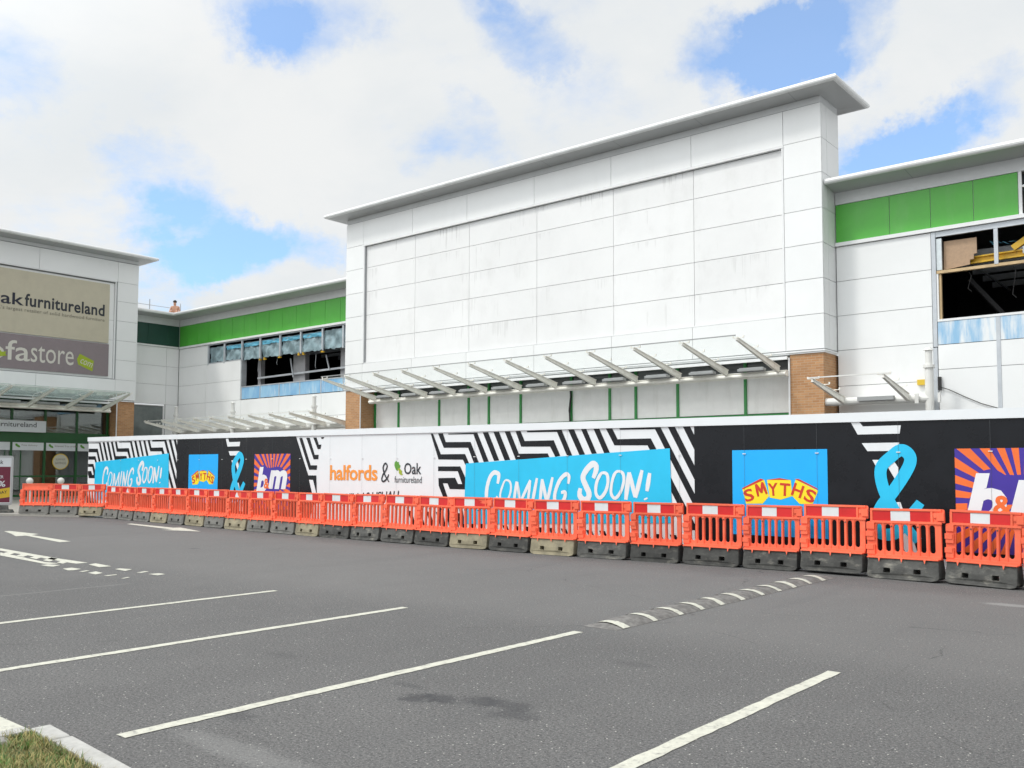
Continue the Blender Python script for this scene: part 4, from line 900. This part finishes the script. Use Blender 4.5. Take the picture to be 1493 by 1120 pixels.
q = MB(); text(q, 'oakfurnitureland', onX(-46.41), 16.75, 3.55, 19.2, 3.79, .004); q.build('lettering', M_ink, sg)
for a, b, t in ((16.68, 18.13, 'Price promise'), (18.25, 19.70, 'Free delivery'), (19.82, 21.26, 'Interest free credit'), (21.38, 22.84, 'Next day')):
    lb = {18.25: 'white window banner reading Free delivery, under the end of the white shop sign', 19.82: 'white window banner above the round sale poster', 21.38: 'white window banner partly hidden by the end of the striped hoarding', 16.68: 'white window banner behind the display sign at the left edge'}[a]
    pn = thing('window_banner', (XG + .07, a, 2.6), lb, 'banner', 'banners across the shop windows')
    MB().box(XG + .065, XG + .07, a, b, 2.43, 2.815).build('banner_sheet', M_signw, pn)
    if a in (18.25, 19.82):
        q = MB(); text(q, t, onX(XG + .074), a + .42, 2.62, a + .42 + .052 * len(t) + .06, 2.72); q.build('lettering', M_grey_l, pn)
        q = MB(); text(q, 'in store now' if 0 else 'ask in store', onX(XG + .074), a + .42, 2.52, a + .95, 2.57); 
    q = MB(); q.sheet([(a + .12, 2.74), (a + .2, 2.76), (a + .24, 2.70), (a + .32, 2.66), (a + .36, 2.58), (a + .3, 2.56), (a + .2, 2.6), (a + .13, 2.66)], onX(XG + .074)); q.build('leaf_emblem', M_leaf, pn)
rp = thing('round_poster', (XG + .07, 20.54, 1.9), 'round cream sale poster with dark lettering in the shop window', 'poster')
ci = lambda r: [(20.54 + r * math.cos(k / 40 * 6.2832), 1.89 + r * math.sin(k / 40 * 6.2832)) for k in range(40)]
MB().prism(ci(.40), onX(XG + .06), onX(XG + .066)).build('poster_rim', M_poster_y, rp); MB().prism(ci(.36), onX(XG + .067), onX(XG + .07)).build('poster_face', mat('cream_poster', (.55, .53, .44), .5), rp)
q = MB(); text(q, 'SAVINGS', onX(XG + .075), 20.27, 1.76, 20.81, 1.88, .01); text(q, 'SUMMER', onX(XG + .075), 20.30, 1.95, 20.78, 2.05); q.build('lettering', M_grey_l, rp)
def sofa(x, y, rz, lab):
    s_ = thing('display_sofa', (x, y, .17), lab, 'sofa')
    a = MB(); a.box(x - .45, x + .45, y - .95, y + .95, .30, .60); a.build('seat', M_sofa, s_, bevel=.05)
    a = MB(); a.box(x - .48, x - .22, y - .95, y + .95, .601, 1.08); a.build('backrest', M_sofa, s_, bevel=.06)
    for k in (-1, 1): a = MB(); a.box(x - .45, x + .45, y + k * 1.08 - .12, y + k * 1.08 + .12, .25, .82); a.build('armrest', M_sofa, s_, bevel=.05)
sofa(-49.0, 19.0, 0, 'dark sofa on show behind the shop window with the Free delivery banner')
sofa(-49.3, 21.9, 0, 'dark sofa on show behind the round sale poster')

# ------------------------------------------------------------------ hoarding
HL = (-31.0, 14.55); HD = (0.99955, -0.02981); HN = (-0.02981, -0.99955); HLEN = 36.0
def hz_fn(d): return lambda u, z: (HL[0] + HD[0] * u + HN[0] * d, HL[1] + HD[1] * u + HN[1] * d, z)
H = thing('site_hoarding', (-16.0, 14.1, 0), 'long printed site hoarding with black and white stripes, blue banners and shop logos', 'hoarding')
ztop = lambda u: 2.60 - u * 0.0077
q = MB(); q.prism([(0, .02), (HLEN, .02), (HLEN, ztop(HLEN) - .14), (0, ztop(0) - .14)], hz_fn(-.05), hz_fn(0)); q.build('printed_panel', M_hwhite, H)
q = MB(); q.prism([(-.02, ztop(0) - .139), (HLEN, ztop(HLEN) - .139), (HLEN, ztop(HLEN)), (-.02, ztop(0))], hz_fn(-.08), hz_fn(.03)); q.build('top_rail', M_hwhite, H)
q = MB(); q.prism([(-.02, .0), (HLEN, .0), (HLEN, .17), (-.02, .17)], hz_fn(-.02), hz_fn(.025)); q.build('skirting', M_hwhite, H)
for k in range(13):
    q = MB(); p0 = hz_fn(-.12)(.3 + 2.4 * k, 0); q.box(p0[0] - .04, p0[0] + .04, p0[1] - .03, p0[1] + .05, 0, 2.2); p1 = (p0[0], p0[1] + 1.2, .03); q.bar((p0[0], p0[1] + .05, 1.6), p1, .07, .05); q.build('back_post', M_timber, H)
PER = 17.46
def top_at(u): return ztop(u) - .142
def lift(P, du, dz): return [(a + du, b + dz) for a, b in P]
blk = MB()
def cap_top(P):
    return [(a, min(b, top_at(a))) for a, b in P]
for i, P in enumerate(STRIPES):
    d = .004 + .0004 * (i % 3)
    blk.sheet(cap_top([(a, b + (.03 if b > 2.2 else 0)) for a, b in P]), hz_fn(d))
    Q = clip_left(lift(P, -PER, .095), .02)
    if len(Q) > 2: blk.sheet(cap_top([(a, b + (.05 if b > 2.3 else 0)) for a, b in Q]), hz_fn(d))
blk.sheet([(23.47, .30), (HLEN, .30), (HLEN, top_at(HLEN)), (23.47, top_at(23.47))], hz_fn(.0052))
E_ = WEDGE_EDGE
blk.sheet([(6.01, .30), (12.62, .30), (12.90, .92), (12.87, 1.38), (12.54, 1.38), (11.99, top_at(11.99)), (6.01, top_at(6.01))], hz_fn(.0052))
for P in WEDGE: blk.sheet(cap_top(P), hz_fn(.005))
# more stripes low down, seen between the barrier bars
for u0 in (17.3, 0.0):
    for k in range(4): blk.sheet([(u0 + .05 + .2 * k, .3), (u0 + .15 + .2 * k, .3), (u0 + .02 + .2 * k, .8), (u0 - .08 + .2 * k if u0 + .2 * k > .1 else u0 + .02, .8)], hz_fn(.0046))
for k in range(9): blk.sheet([(16.4 + .3 * k, .28), (16.52 + .3 * k, .28), (16.36 + .3 * k, .62), (16.24 + .3 * k, .62)], hz_fn(.0048))
for k in range(15): blk.sheet([(18.9 + .3 * k, .2), (19.03 + .3 * k, .2), (18.9 + .3 * k, .42), (18.77 + .3 * k, .42)], hz_fn(.0048))
blk.build('black_stripes', M_black, H, label='black zigzag stripes and black fields printed on the hoarding')
def white_bits(du, dz):
    for P in AMPW: wh = MB(); wh.sheet(cap_top(lift([(a, b + (.03 if b > 2.2 else 0)) for a, b in P], du, dz)), hz_fn(.0075)); wh.build('white_stripe', M_hwhite, H)
white_bits(0, 0); white_bits(-PER, .085)
wh = MB(); wh.sheet([(12.58, 1.27), (12.74, 1.27), (12.895, .92), (12.79, .7), (12.72, .92)], hz_fn(.0078))
wh.build('white_stripe', M_hwhite, H)
for du, dz, sy, lbl in ((0, 0, 1, 'larger looking cyan Coming Soon banner in the middle of the hoarding'), (-PER, .09, 1, 'cyan Coming Soon banner at the left end of the hoarding')):
    bn = MB(); bn.sheet(lift([(18.04, 1.66), (22.99, 1.91), (23.03, .62), (17.99, .40)], du, dz), hz_fn(.010))
    bn = bn.build('banner', M_cyan, H, label=lbl)
    q = MB()
    for i, (P, wd) in enumerate(BRUSH): ribbon(q, lift(P, du, dz), wd, hz_fn(.0125 + .0004 * (i % 7)), .05)
    q.build('lettering', M_hwhite, bn)
    sq = MB(); sq.sheet(lift([(24.18, .49), (25.78, .49), (25.78, 1.86), (24.18, 1.86)], du, dz), hz_fn(.010))
    sq = sq.build('logo_square', M_azure, H, label='bright blue square logo with red letters on three yellow blocks')
    q = MB()
    for P in SMY: q.sheet(lift(P, du, dz), hz_fn(.0125))
    q.build('yellow_blocks', M_yel_v, sq)
    q = MB()
    for P in SMR: q.sheet(lift(P, du, dz), hz_fn(.0135))
    for i, (ch, (u, z), r_) in enumerate(SML):
        wv2 = .085 if ch != 'M' else .10
        if ch == 'M':
            for a, b in (((-.075, -.1), (-.06, .1)), ((-.055, .1), (.0, -.06)), ((.0, -.06), (.055, .1)), ((.06, .1), (.075, -.1))):
                c_, s__ = math.cos(rad(r_)), math.sin(rad(r_)); i += .3
                ribbon(q, [(u + p_[0] * c_ - p_[1] * s__ + du, z + p_[0] * s__ + p_[1] * c_ + dz) for p_ in (a, b)], .042, hz_fn(.016 + .0004 * i))
            continue
        text(q, ch, hz_fn(.015 + .0003 * i), u - wv2 + du, z - .10 + dz, u + wv2 + du, z + .10 + dz, .022, 0, 1, rad(r_))
    q.build('lettering', M_red_v, sq)
    am = MB()
    ribbon(am, lift(AMP, du, dz), .175, hz_fn(.0105), 0, lambda t: hz_fn(.0105 + .004 * t)); am.build('ampersand', M_cyan, H)
    bq = MB(); u0, u1, z0, z1 = 27.60, 29.24, .41, 1.84
    bq.sheet(lift([(u0, z0), (u1, z0), (u1, z1), (u0, z1)], du, dz), hz_fn(.010)); bq = bq.build('logo_square', M_purple, H, label='purple square logo with orange rays and white lettering')
    q = MB(); cu_, cz_ = 28.44, 1.12
    vs_, fs_ = [hz_fn(.0125)(cu_ + du, cz_ + dz)], []
    for k in range(28):
        a0 = (k + .5) / 28 * 6.2832
        for s_ in (-1, 1):
            a = a0 + s_ * .062; ca, sa = math.cos(a), math.sin(a)
            t = min(((u1 if ca > 0 else u0) - cu_) / ca if abs(ca) > 1e-6 else 9, ((z1 if sa > 0 else z0) - cz_) / sa if abs(sa) > 1e-6 else 9)
            vs_.append(hz_fn(.0125)(cu_ + ca * t + du, cz_ + sa * t + dz))
        fs_.append((0, 2 * k + 1, 2 * k + 2))
    q.add(vs_, fs_)
    q.build('orange_rays', M_orange_v, bq)
    q = MB(); oval = []
    for k in range(36):
        a = k / 36 * 6.2832; w_ = 1.0 + .09 * math.cos(5 * a + 1.0)
        oval.append((cu_ + .02 + .70 * w_ * math.cos(a) + du, cz_ + .06 + (.33 + .10 * (math.cos(a) < -.35)) * w_ * math.sin(a) + dz))
    q.sheet(oval, hz_fn(.0140)); q.build('letter_ground', M_purple, bq)
    q = MB(); text(q, 'b', hz_fn(.016), 27.72 + du, .80 + dz, 28.24 + du, 1.50 + dz, .045, .22); text(q, 'm', hz_fn(.0164), 28.27 + du, .93 + dz, 29.12 + du, 1.42 + dz, .05, .22); q.build('lettering', M_hwhite, bq)
    q = MB(); text(q, '&', hz_fn(.018), 28.07 + du, .93 + dz, 28.33 + du, 1.20 + dz, .03); q.build('lettering', M_orange_v, bq)
q = MB(); text(q, 'halfords', hz_fn(.008), 13.42, 1.27, 15.19, 1.64, .022, 0, .97); q.build('lettering', M_halford, H)
q = MB(); ribbon(q, [(15.60, 1.25), (15.46, 1.40), (15.39, 1.57), (15.46, 1.67), (15.53, 1.62), (15.49, 1.52), (15.38, 1.40), (15.35, 1.29), (15.42, 1.26), (15.53, 1.33), (15.59, 1.42)], .042, hz_fn(.008)); q.build('ampersand', M_ink, H)
q = MB(); text(q, 'Oak', hz_fn(.008), 16.11, 1.425, 16.67, 1.68, .012); text(q, 'furnitureland', hz_fn(.008), 15.79, 1.235, 16.69, 1.38, -.002); q.build('lettering', M_ink, H)
q = MB(); q.sheet([(15.79, 1.69), (15.84, 1.73), (15.88, 1.70), (15.93, 1.70), (15.93, 1.66), (15.98, 1.62), (15.97, 1.58), (15.92, 1.53), (15.88, 1.50), (15.83, 1.53), (15.80, 1.58), (15.78, 1.63)], hz_fn(.008)); q.build('leaf_emblem', M_leaf, H)
q = MB(); q.sheet([(15.89, 1.54), (15.95, 1.57), (15.99, 1.53), (16.04, 1.50), (16.03, 1.45), (16.07, 1.42), (16.02, 1.405), (15.97, 1.42), (15.93, 1.46), (15.94, 1.50)], hz_fn(.009)); q.build('leaf_emblem', M_lime, H)
q = MB(); text(q, 'OPEN AS USUAL!', hz_fn(.008), 13.75, .78, 15.95, 1.0, .006, .22, .92, rad(3.2)); q.build('lettering', M_ink, H)
# vinyl sheet seams and fixings
M_seam = mat('seam_grey', (.075, .085, .095), .5)
for k in range(1, 25):
    u = 1.22 * k
    q = MB(); q.sheet([(u - .0016, .2), (u + .0016, .2), (u + .0016, top_at(u)), (u - .0016, top_at(u))], hz_fn(.0185)); q.build('sheet_seam', M_seam, H)
    c0 = hz_fn(.02)(u, 1.80); q = MB(); q.box(c0[0] - .028, c0[0] + .028, c0[1] - .006, c0[1] + .004, 1.794, 1.806); q.build('fixing_clip', M_trim, H)

# ------------------------------------------------------------------ barriers
def rounded_slot(x0, x1, z0, z1, n=5):
    r = (x1 - x0) / 2; c = (x0 + x1) / 2
    return [(c + r * math.cos(math.pi * k / n), z1 - r + r * math.sin(math.pi * k / n)) for k in range(n + 1)] + [(c + r * math.cos(math.pi + math.pi * k / n), z0 + r + r * math.sin(math.pi + math.pi * k / n)) for k in range(n + 1)]
def panel_mesh():
    mb = MB(); fy0, fy1 = -.028, .006
    out = [(-.49, .30), (.485, .30), (.485, .80), (.53, .80), (.53, .965), (.515, .985), (-.43, .985), (-.45, .965), (-.45, .80), (-.50, .79), (-.50, .32)]
    slots = []; xs = -.365; pitch = .1165
    for k in range(7): slots.append(rounded_slot(xs + pitch * k, xs + pitch * k + .073, .375, .765))
    mb.prism(out, lambda x, z: (x, fy0, z), lambda x, z: (x, fy1, z), slots)
    # rims round the reflector field, rails and bars standing proud
    for z in (.795, .972): mb.box(-.44, .5, fy0 - .018, fy0 + .002, z - .016, z + .016)
    mb.box(-.44, -.41, fy0 - .016, fy0 + .002, .811, .956); mb.box(.36, .39, fy0 - .016, fy0 + .002, .811, .956)
    mb.box(-.49, .48, fy0 - .02, fy0 + .002, .30, .335)
    for i, x in enumerate([xs + pitch * k + .073 + .02175 for k in range(6)]):
        thick = i in (1, 4)
        r = .0215 if thick else .016
        v = []; nn = 8
        for z in (.335, .779):
            for k in range(nn): t = 2 * math.pi * k / nn; v.append((x + r * math.cos(t), fy0 + r * .8 * math.sin(t), z))
        mb.add(v, [(k, (k + 1) % nn, nn + (k + 1) % nn, nn + k) for k in range(nn)])
    # hinge blocks on the left stile and hook on the right
    for z0, z1 in ((.33, .47), (.53, .66), (.69, .78)): mb.box(-.495, -.385, fy0 - .03, fy0 + .002, z0, z1)
    mb.box(-.505, -.40, fy0 - .04, fy0 - .031, .40, .47); mb.box(-.505, -.40, fy0 - .04, fy0 - .031, .585, .66)
    mb.box(.44, .535, fy0 - .03, fy0 + .002, .83, .94); mb.box(.40, .438, fy0 - .022, fy0 + .002, .87, .93)
    # pins into the base
    for x in (-.30, .0, .30): mb.add([(x - .02, -.135, .298), (x + .02, -.135, .298), (x, -.142, .23), (x, -.10, .298)], [(0, 1, 2), (0, 2, 3), (1, 3, 2), (0, 3, 1)])
    mb.box(-.47, .47, -.128, .085, .285, .303)
    return mb
def hole_mesh():
    mb = MB()
    for x in (-.365 + .1165 + .09475, -.365 + .466 + .09475): mb.tube([(x, -.05, .735), (x, -.044, .735)], .011, 8)
    return mb
def base_mesh():
    mb = MB()
    out = [(-.465, .284), (-.475, .05), (-.455, .018), (-.37, .0), (.37, .0), (.455, .018), (.475, .05), (.465, .284)]
    holes = [[(x - .045, .085), (x + .045, .085), (x + .045, .145), (x + .035, .15), (x - .035, .15), (x - .045, .145)] for x in (-.2, .2)]
    k = lambda z: .10 + (.284 - z) * .16
    mb.prism(out, lambda x, z: (x, -k(z) - .022 * (1 - (x / .49) ** 2), z), lambda x, z: (x, k(z), z), holes)
    return mb
proto = thing('safety_barrier', (0, 0, 0), 'x', 'barrier', 'orange barriers in a row in front of the hoarding')
P_panel = panel_mesh().build('barrier_panel', M_orange, proto, bevel=.006)
P_hole = hole_mesh().build('bolt_hole', M_base_k, proto)
P_base = base_mesh().build('base_block', M_base_k, proto, bevel=.010)
q = MB()
for a, b in ((-.39, -.225), (.135, .34)): q.box(a, b, -.0335, -.0285, .822, .948)
q = MB(); q.box(-.405, -.165, -.0335, -.0285, .815, .952); P_r1 = q.build('red_reflector', M_refl_r, proto)
q = MB(); q.box(-.164, .094, -.0345, -.0285, .815, .952); P_w = q.build('white_reflector', M_refl_w, proto)
q = MB(); q.box(.095, .355, -.0335, -.0285, .815, .952); P_r2 = q.build('red_reflector', M_refl_r, proto)
q = MB(); q.prism([(.095, .815), (.355, .815), (.355, .86), (.22, .88), (.28, .905), (.13, .952), (.095, .952)], lambda x, z: (x, -.0335, z), lambda x, z: (x, -.0285, z)); P_torn = q.build('red_reflector', M_refl_r, proto)
q = MB(); q.prism([(-.164, .815), (.0, .815), (-.05, .87), (-.10, .945), (-.164, .86)], lambda x, z: (x, -.0345, z), lambda x, z: (x, -.0285, z)); P_wtorn = q.build('white_reflector', M_refl_w, proto)
for o in (P_torn, P_wtorn): o.parent = None
def base_variant(m):
    me = P_base.data.copy(); me.materials.clear(); me.materials.append(m); return me
BASES = {'k': P_base.data, 'g': base_variant(M_base_g), 't': base_variant(M_base_t)}
D_ = 'orange barrier '
INFO = [('g', 'n', 'with plain top and no reflector, next to the display sign'), ('g', 'f', 'on grey base, second from the display sign'), ('t', 'f', 'on sandy base just in front of the left end of the hoarding'),
 ('g', 'f', 'on grey base under the left edge of the left Coming Soon banner'), ('g', 'w', 'with torn white reflector in front of the left Coming Soon banner'), ('g', 'f', 'on grey base in the middle of the left Coming Soon banner'),
 ('t', 'f', 'on dusty tan base under the right part of the left Coming Soon banner'), ('g', 'f', 'on grey base under the right corner of the left Coming Soon banner'), ('t', 'f', 'on sandy tan base under the far blue square logo'),
 ('g', 'f', 'on grey base just right of the far blue square logo'), ('t', 'w', 'with torn reflector and tan base under the far cyan ampersand'), ('g', 'f', 'on dark grey base under the left half of the far purple logo'),
 ('g', 'f', 'on dark grey base under the right half of the far purple logo'), ('t', 'f', 'on sandy base under the striped wedge left of the orange lettering'), ('k', 'f', 'on black base under the orange lettering'),
 ('k', 'f', 'on black base under the black handwritten Open As Usual lettering'), ('k', 'f', 'on black base under the oak leaf logo'), ('k', 'f', 'on black base under the zigzag stripes right of the oak leaf logo'),
 ('t', 't', 'on sandy yellow base with torn red reflector, below the middle banner'), ('k', 'f', 'on black base under the word Coming of the middle banner'), ('t', 'f', 'on muddy tan base under the gap between the words of the middle banner'),
 ('k', 'f', 'on black base under the word Soon of the middle banner'), ('k', 'f', 'on black base under the right end of the middle Coming Soon banner'), ('k', 'f', 'on black base beside the diagonal stripes, left of the near blue square logo'),
 ('k', 'f', 'on black base under the left half of the near blue square logo'), ('k', 'f', 'on black base lifted by the end of the speed bump'), ('k', 'f', 'on black base under the near cyan ampersand'),
 ('k', 'f', 'on black base in front of the near purple logo'), ('k', 'f', 'cut by the right edge of the picture, last of the row')]
zof = {0: .06, 1: .06, 2: .06, 25: .035}
def place(i, first):
    (xa, ya), (xb, yb) = BAR[i], BAR[i + 1]
    bc, rf, ds = INFO[i]
    if first: root = proto; kids = {'panel': P_panel, 'hole': P_hole, 'base': P_base, 'r1': P_r1, 'w': P_w, 'r2': P_r2}
    else:
        root = proto.copy(); COL.objects.link(root); kids = {}
        src = {'panel': P_panel, 'hole': P_hole, 'base': P_base}
        if rf != 'n':
            src['r1'] = P_r1; src['w'] = P_wtorn if rf == 'w' else P_w; src['r2'] = P_torn if rf == 't' else P_r2
        for k, o in src.items():
            c = o.copy(); COL.objects.link(c); c.parent = root; kids[k] = c
    cx, cy = (xa + xb) / 2, (ya + yb) / 2
    ln = math.hypot(xb - xa, yb - ya); ang = math.atan2(yb - ya, xb - xa)
    if i < 3: ln = max(ln, 1.0)
    nx, ny = -math.sin(ang), math.cos(ang)
    root.location = (cx + nx * .10, cy + ny * .10, zof.get(i, 0) + (random.uniform(0, .012) if i not in (0, 1, 2) else 0))
    root.rotation_euler = (random.uniform(-.03, .02), random.uniform(-.014, .014), ang + random.uniform(-.035, .035))
    root.scale = (ln / 1.0 * .985, 1, 1)
    kids['base'].data = BASES[bc]
    root['label'] = D_ + ds
order = [21] + [i for i in range(len(INFO)) if i != 21]
for j, i in enumerate(order):
    if j: place(i, False)
place(21, True)
for o in (P_torn, P_wtorn): bpy.data.objects.remove(o)

# ------------------------------------------------------------------ display sign at the left edge
AX, AY, AZ = -32.75, 12.35, 0.06
A = thing('display_sign', (AX, AY, AZ), 'free standing display sign with maroon and yellow poster on a black base', 'sign')
aang = math.atan2(-AX, AY)      # turned towards the car park
A.rotation_euler = (0, 0, rad(66))
def rr(x0, x1, z0, z1, r, n=5):
    o = []
    for cx, cz, a0 in ((x1 - r, z1 - r, 0), (x0 + r, z1 - r, 90), (x0 + r, z0 + r, 180), (x1 - r, z0 + r, 270)):
        for k in range(n + 1): a = rad(a0 + 90 * k / n); o.append((cx + r * math.cos(a), cz + r * math.sin(a)))
    return o
def local(mb, name, m, bevel=0.0):
    me = bpy.data.meshes.new(name); me.from_pydata(mb.v, [], mb.f); me.update()
    bm = bmesh.new(); bm.from_mesh(me); bmesh.ops.recalc_face_normals(bm, faces=bm.faces); bm.to_mesh(me); bm.free()
    me.materials.append(m); o = bpy.data.objects.new(name, me); COL.objects.link(o); o.parent = A
    if bevel:
        b = o.modifiers.new('bevel', 'BEVEL'); b.width = bevel; b.segments = 2
    return o
yf = lambda y: (lambda x, z: (x, y, z))
local(MB().prism(rr(-.46, .46, .24, 1.90, .08), yf(-.035), yf(.035), [rr(-.40, .40, .32, 1.84, .02)]), 'sign_frame', M_alu)
local(MB().prism(rr(-.40, .40, .32, 1.84, .02), yf(-.02), yf(.02)), 'sign_panel', M_signw)
local(MB().sheet([(-.38, .34), (.38, .34), (.38, 1.53), (-.38, 1.53)], yf(-.023)), 'poster', M_maroon)
local(MB().sheet([(-.38, .40), (.38, .52), (.38, .84), (-.38, .70)], yf(-.026)), 'poster_band', M_poster_y)
q = MB(); text(q, 'TUESDAY', yf(-.029), -.28, .60, .30, .70, .01, 0, 1, rad(9)); text(q, 'Oak', yf(-.023), -.12, 1.62, .16, 1.76, .01); local(q, 'lettering', M_ink)
q = MB(); text(q, 'SUMMER', yf(-.026), -.3, 1.14, .18, 1.24, .01); text(q, '50%', yf(-.026), -.28, .86, .24, 1.06, .02); local(q, 'lettering', M_signw)
ba = MB(); ba.prism(rr(-.52, .52, -.35, .35, .14), lambda x, y: (x, y, 0), lambda x, y: (x * .92, y * .9, .10)); ba.prism(rr(-.36, .36, -.12, .12, .05), lambda x, y: (x, y, .10), lambda x, y: (x * .95, y * .5, .25)); local(ba, 'base_block', M_base_k)

# bollards by the shop
for x, y, lb in ((-40.5, 16.55, 'white ball topped bollard on the pavement, nearer the display sign'), (-40.4, 17.8, 'white ball topped bollard on the pavement, nearer the end of the hoarding')):
    b = thing('bollard', (x, y, .06), lb, 'bollard', 'bollards outside the furniture store')
    MB().tube([(x, y, .06), (x, y, .86)], .07, 12).build('bollard_post', M_white_p, b)
    q = MB(); q.tube([(x, y, .86 + .145 - .145 * math.cos(t * math.pi / 8)) for t in range(9)], .14, 14)
    for i in range(9):
        s_ = math.sin(i * math.pi / 8) + .02
        for k in range(14): p = q.v[i * 14 + k]; q.v[i * 14 + k] = (x + (p[0] - x) * s_, y + (p[1] - y) * s_, p[2])
    q.build('bollard_head', M_white_p, b, smooth=True)

# ------------------------------------------------------------------ roof: guard rail and a man sitting by it
gr = thing('guard_rail', (-47.5, 25.5, 10.12), 'thin roof guard rail of posts and wires behind the corner gutter', 'railing')
for y in (24.2, 25.45, 27.3): MB().tube([(-47.5, y, 10.12), (-47.5, y, 10.95)], .025, 6).build('rail_post', M_strip, gr)
for x in (-45.3, -43.0): MB().tube([(x, 27.7, 10.12), (x, 27.7, 10.6)], .02, 6).build('rail_post', M_strip, gr)
q = MB(); q.tube([(-47.5, 20.5, 10.62), (-47.5, 27.3, 10.62)], .014, 6); q.tube([(-47.5, 27.3, 10.45), (-45.3, 27.7, 10.45), (-43, 27.7, 10.3)], .012, 6); q.build('rail_wire', M_strip, gr)
MAN = (-47.05, 26.72, 10.12)
mn = thing('person', MAN, 'bare backed person with short dark hair sitting on the roof by the corner gutter', 'person')
sv = [(0, 0, .12), (0, 0, .32), (0, .0, .50), (0, -.01, .58), (0, -.02, .66), (0, -.02, .78),
      (.0, .19, .50), (.06, .24, .30), (.16, .22, .12), (.22, .20, .10), (.0, -.19, .50), (.06, -.25, .30), (.14, -.30, .12), (.19, -.32, .1),
      (.08, .11, .10), (.42, .16, .22), (.50, .16, -.02 + .05), (.08, -.11, .10), (.42, -.16, .22), (.50, -.16, .03)]
se = [(0, 1), (1, 2), (2, 3), (3, 4), (4, 5), (2, 6), (6, 7), (7, 8), (8, 9), (2, 10), (10, 11), (11, 12), (12, 13), (0, 14), (14, 15), (15, 16), (0, 17), (17, 18), (18, 19)]
srad = [.15, .15, .155, .06, .085, .095, .065, .048, .036, .03, .065, .048, .036, .03, .085, .065, .05, .085, .065, .05]
me = bpy.data.meshes.new('body'); me.from_pydata(sv, se, []); body = bpy.data.objects.new('body', me); COL.objects.link(body); body.parent = mn
body.rotation_euler = (0, 0, rad(-40))
sk = body.modifiers.new('skin', 'SKIN'); 
for i, r_ in enumerate(srad):
    d = me.skin_vertices[0].data[i]; d.radius = (r_, r_ * (1.1 if i < 3 else 1)); d.use_root = (i == 0)
body.modifiers.new('sub', 'SUBSURF').levels = 2; body.modifiers['sub'].render_levels = 2
me.materials.append(M_skin)
q = MB(); c0 = Vector(MAN) + Vector((-.015, -.01, .80)); v_ = []
for i in range(6):
    for k in range(12):
        t = k / 12 * 6.2832; e = i / 5 * 1.9; v_.append(c0 + Vector((.105 * math.sin(e) * math.cos(t), .105 * math.sin(e) * math.sin(t), .10 * math.cos(e))))
q.add(v_, [(i * 12 + k, i * 12 + (k + 1) % 12, (i + 1) * 12 + (k + 1) % 12, (i + 1) * 12 + k) for i in range(5) for k in range(12)]); q.build('hair', M_hair, mn, smooth=True)
q = MB(); q.box(MAN[0] - .17, MAN[0] + .2, MAN[1] - .2, MAN[1] + .2, MAN[2] + .01, MAN[2] + .17); q.build('shorts', M_cloth, mn, bevel=.05)
